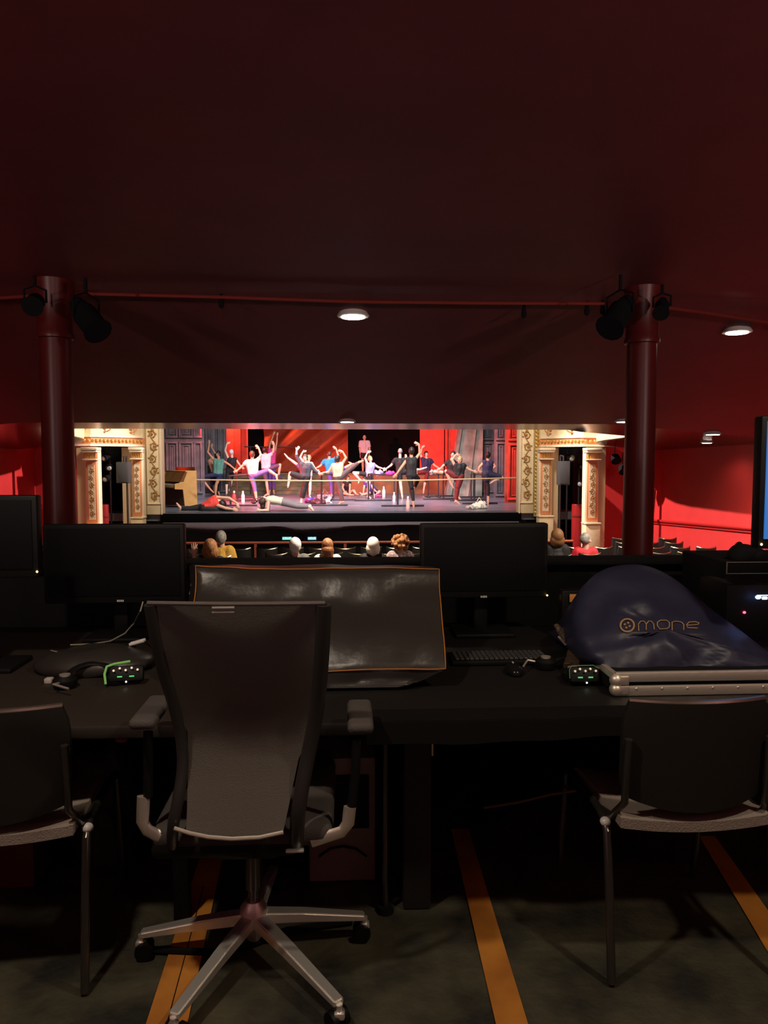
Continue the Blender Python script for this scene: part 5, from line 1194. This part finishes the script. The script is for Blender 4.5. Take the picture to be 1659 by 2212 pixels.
x0, x1 = P(872, 1700, 2.4).x, P(932, 1700, 2.4).x
MB().box(((x0+x1)/2, 2.5, (ZD-.045)/2), (x1-x0, .2, ZD-.05), bev=.006).build('panel', M('charcoal_panel', (.016, .015, .015), .6), t)
MB().box((x1+.003, 2.41, .58), (.006, .02, .10), bev=.001).build('edge_highlight', m_sil, t)  # silver strip standing in for the highlight on the panel edge
q = [P(1045, 1745, 2.5), P(1120, 1733, 2.5), P(1190, 1716, 2.48), P(1245, 1708, 2.45)]
tag(MB().tube(q, .005, 8).build('cable', M('brown_cable', (.14, .08, .05), .4)), 'brown cable slung under the right desk towards the right stacking chair', 'cable')
t = thing('backpack', 'dark backpack with small coloured tags under the left desk', 'backpack', (P(230, 1700, 2.7).x, 2.7, 0))
pb = Vector((P(230, 1700, 2.7).x, 2.7, 0)); b = MB(); b.ell(pb+Vector((0, 0, .26)), (.15, .12, .27), seg=28, rings=18).ell(pb+Vector((.02, -.08, .18)), (.10, .07, .14), seg=20, rings=14); b.jitter(.02, 9, 3)
for v in b.bm.verts: v.co.z = max(.003, v.co.z)
b.build('body', M('dark_nylon', (.018, .016, .018), .5), t)
MB().ell(P(262, 1598, 2.58), (.022, .012, .011)).build('red_tag', M('dull_red', (.45, .09, .08), .5), t)
MB().box(P(198, 1731, 2.55), (.035, .012, .02), bev=.004).build('orange_tag', M('dull_orange', (.55, .25, .10), .5), t)
MB().tube([P(154, 1670, 2.6), P(150, 1700, 2.58), P(138, 1735, 2.56)], .010, 8).build('strap', M('olive_strap', (.14, .13, .06), .6), t)
a = P(0, 1850, 2.35); t = thing('red_box', 'dull red box on the floor behind the left stacking chair', 'box', (P(20, 1830, 2.6).x, 2.6, 0))
x1 = P(72, 1830, 2.6).x; zt2 = P(40, 1808, 2.6).z
MB().box((x1-.2, 2.72, zt2/2+.001), (.4, .24, zt2), bev=.01).build('box', M('dull_red_box', (.14, .03, .022), .5), t)
MB().box((x1-.2, 2.72, zt2-.01), (.41, .25, .03), bev=.006).build('lid', M('dull_red_lid', (.20, .045, .03), .45), t)
for (q0, q1, q2, q3), lb in ((((412, 1915), (468, 1915), (395, 2260), (300, 2260)), 'double strip of orange tape on the floor under the office chair'), (((1000, 1903), (1046, 1903), (1155, 2260), (1082, 2260)), 'orange tape strip on the floor between the office chair and the right chair'), (((1558, 1888), (1602, 1888), (1760, 2110), (1690, 2110)), 'orange tape strip on the floor at the right frame edge')):
    pts = [Pz(*k, .003) for k in (q0, q1, q2, q3)]
    e = [(pts[1]-pts[0]).normalized()*.0]
    for k in (0, 1): pts[k] = pts[k]+(pts[k]-pts[3-k])*.5
    tag(MB().prism(pts, (0, 0, .003)).build('floor_tape', m_tape, smooth=False), lb, 'tape')
p0, p1 = Pz(440, 1915, .0065), Pz(350, 2250, .0065)
tag(MB().tube([p0, p1], .0015, 4).build('tape_seam', m_black), 'dark seam line down the middle of the double orange tape', 'seam')
tag(MB().tube([Pz(330, 2052, .012), Pz(420, 2056, .012), Pz(500, 2056, .012), Pz(620, 2010, .012), Pz(760, 1990, .012)], .011, 8).build('floor_cable', m_black), 'thick black cable lying across the floor under the office chair', 'cable')

# ================================================================== LIGHTS
def light(kind, name, loc, energy, col=(1, 1, 1), aim=None, size=.2, cone=60, blend=.3, sy=None):
    l = bpy.data.lights.new(name, kind); l.energy = energy; l.color = col
    if kind == 'AREA':
        l.size = size
        if sy: l.shape = 'RECTANGLE'; l.size_y = sy
    else: l.shadow_soft_size = size
    if kind == 'SPOT': l.spot_size = R(cone); l.spot_blend = blend
    o = bpy.data.objects.new(name, l); C.objects.link(o); o.location = loc
    if aim is not None: o.rotation_euler = (Vector(aim)-Vector(loc)).to_track_quat('-Z', 'Y').to_euler()
    return o
# stage rig above the opening
def spread(o, d): o.data.spread = R(d)
spread(light('AREA', 'stage_wash', (0, 22, 7), 430, (.90, .93, 1), (0, 25.3, 0), 6, sy=1.2), 85)
spread(light('AREA', 'stage_wash_front', (0, 15.5, 6.5), 330, (.97, .95, .95), (0, 22.5, .6), 5, sy=.8), 75)
light('SPOT', 'red_side_left', (-5.6, 21.8, 2.8), 5500, (1, .05, .04), (0, 25, .9), .12, 90, .6)
light('SPOT', 'red_side_left', (-6.2, 26.5, 3.4), 3200, (1, .05, .05), (0, 27, 1.0), .12, 80, .6)
light('SPOT', 'red_cloth_light', (-5.6, 31.2, 4.6), 1500, (1, .32, .16), (-3.3, 33.6, 2.0), .1, 62, .9)
light('SPOT', 'red_flat_left', (-4.2, 28.5, 5), 500, (1, .22, .12), (-4.8, 32.4, 2), .2, 40, .5)
light('SPOT', 'red_flat_right', (3.2, 28.6, 5), 800, (1, .22, .18), (4.1, 31.6, 2), .2, 50, .5)
light('SPOT', 'red_cabinet_light', (3.6, 21, 4.5), 500, (1, .12, .06), (5.2, 23.4, 1.2), .15, 40, .5)
light('SPOT', 'platform_fill', (0, 27, 6), 420, (1, .85, .9), (.9, 33.2, 1.9), .15, 22, .6)  # spot added to brighten the man on the platform
light('SPOT', 'red_panel_left', (-3.6, 23, 4.5), 1000, (1, .12, .08), (-6.0, 27.5, 1.3), .15, 28, .9)
light('SPOT', 'red_panel_right', (3.4, 24, 4.5), 1000, (1, .14, .10), (5.9, 28, 1.6), .15, 28, .9)
# front-of-house light on the proscenium
light('AREA', 'house_front', (0, 13.6, 7.5), 380, (1, .82, .58), (0, 19.5, 1.0), 4, sy=1)
light('SPOT', 'house_side_left', (-2.6, 15.4, 5.4), 300, (1, .80, .55), (-5.6, 18.2, .9), .15, 50, .5)
light('SPOT', 'house_side_right', (2.6, 15.4, 5.4), 300, (1, .80, .55), (5.6, 18.2, .9), .15, 50, .5)
# unseen spots for house light on the red side walls below the side balconies
light('SPOT', 'house_wall_right', (0, 16.6, 6.3), 6500, (1, .80, .74), (7.5, 15.6, -.4), .08, 44, .4)
light('SPOT', 'house_wall_left', (0, 17.2, 4.6), 3000, (1, .80, .74), (-7.5, 17.0, .4), .08, 34, .4)
# unseen fill spots added behind the viewer to light the ceiling
for x, e in ((-4.5, 300), (0, 120), (4.5, 380)):
    light('SPOT', 'ceiling_fill', (x, -2.9, 1.9), e*2.2, (1, .74, .70), (x*.9, 1.2, 4.3), .15, 95, 1)
light('POINT', 'rear_fill_left', (-2.8, -2.6, 1.9), 3, (1, .80, .68), size=.12)  # this and its right twin are added point fills without fittings
light('POINT', 'rear_fill_right', (3.2, -2.4, 1.9), 3, (1, .78, .64), size=.12)
light('SPOT', 'rear_downlight', (-1.0, 1.15, 2.85), 85, (1, .82, .64), (-.8, 1.75, 0), .06, 130, .5)
light('SPOT', 'rear_downlight', (1.5, 1.1, 2.85), 70, (1, .82, .60), (1.4, 1.9, 0), .06, 130, .5)

w = bpy.data.worlds.new('world'); bpy.context.scene.world = w; w.use_nodes = True
w.node_tree.nodes['Background'].inputs[0].default_value = (.03, .01, .01, 1); w.node_tree.nodes['Background'].inputs[1].default_value = .3
cam = bpy.data.cameras.new('camera'); co = bpy.data.objects.new('camera', cam); C.objects.link(co)
co.location = CAM; co.rotation_euler = (R(90-TILT), 0, R(YAW)); cam.lens = F/H*36; cam.sensor_width = 36; cam.clip_start = .02; cam.clip_end = 200
cam.dof.use_dof = False
sn = bpy.context.scene; sn.camera = co
sn.view_settings.view_transform = 'Standard'; sn.view_settings.look = 'None'; sn.view_settings.exposure = 0; sn.view_settings.gamma = 1; sn.view_settings.use_curve_mapping = False
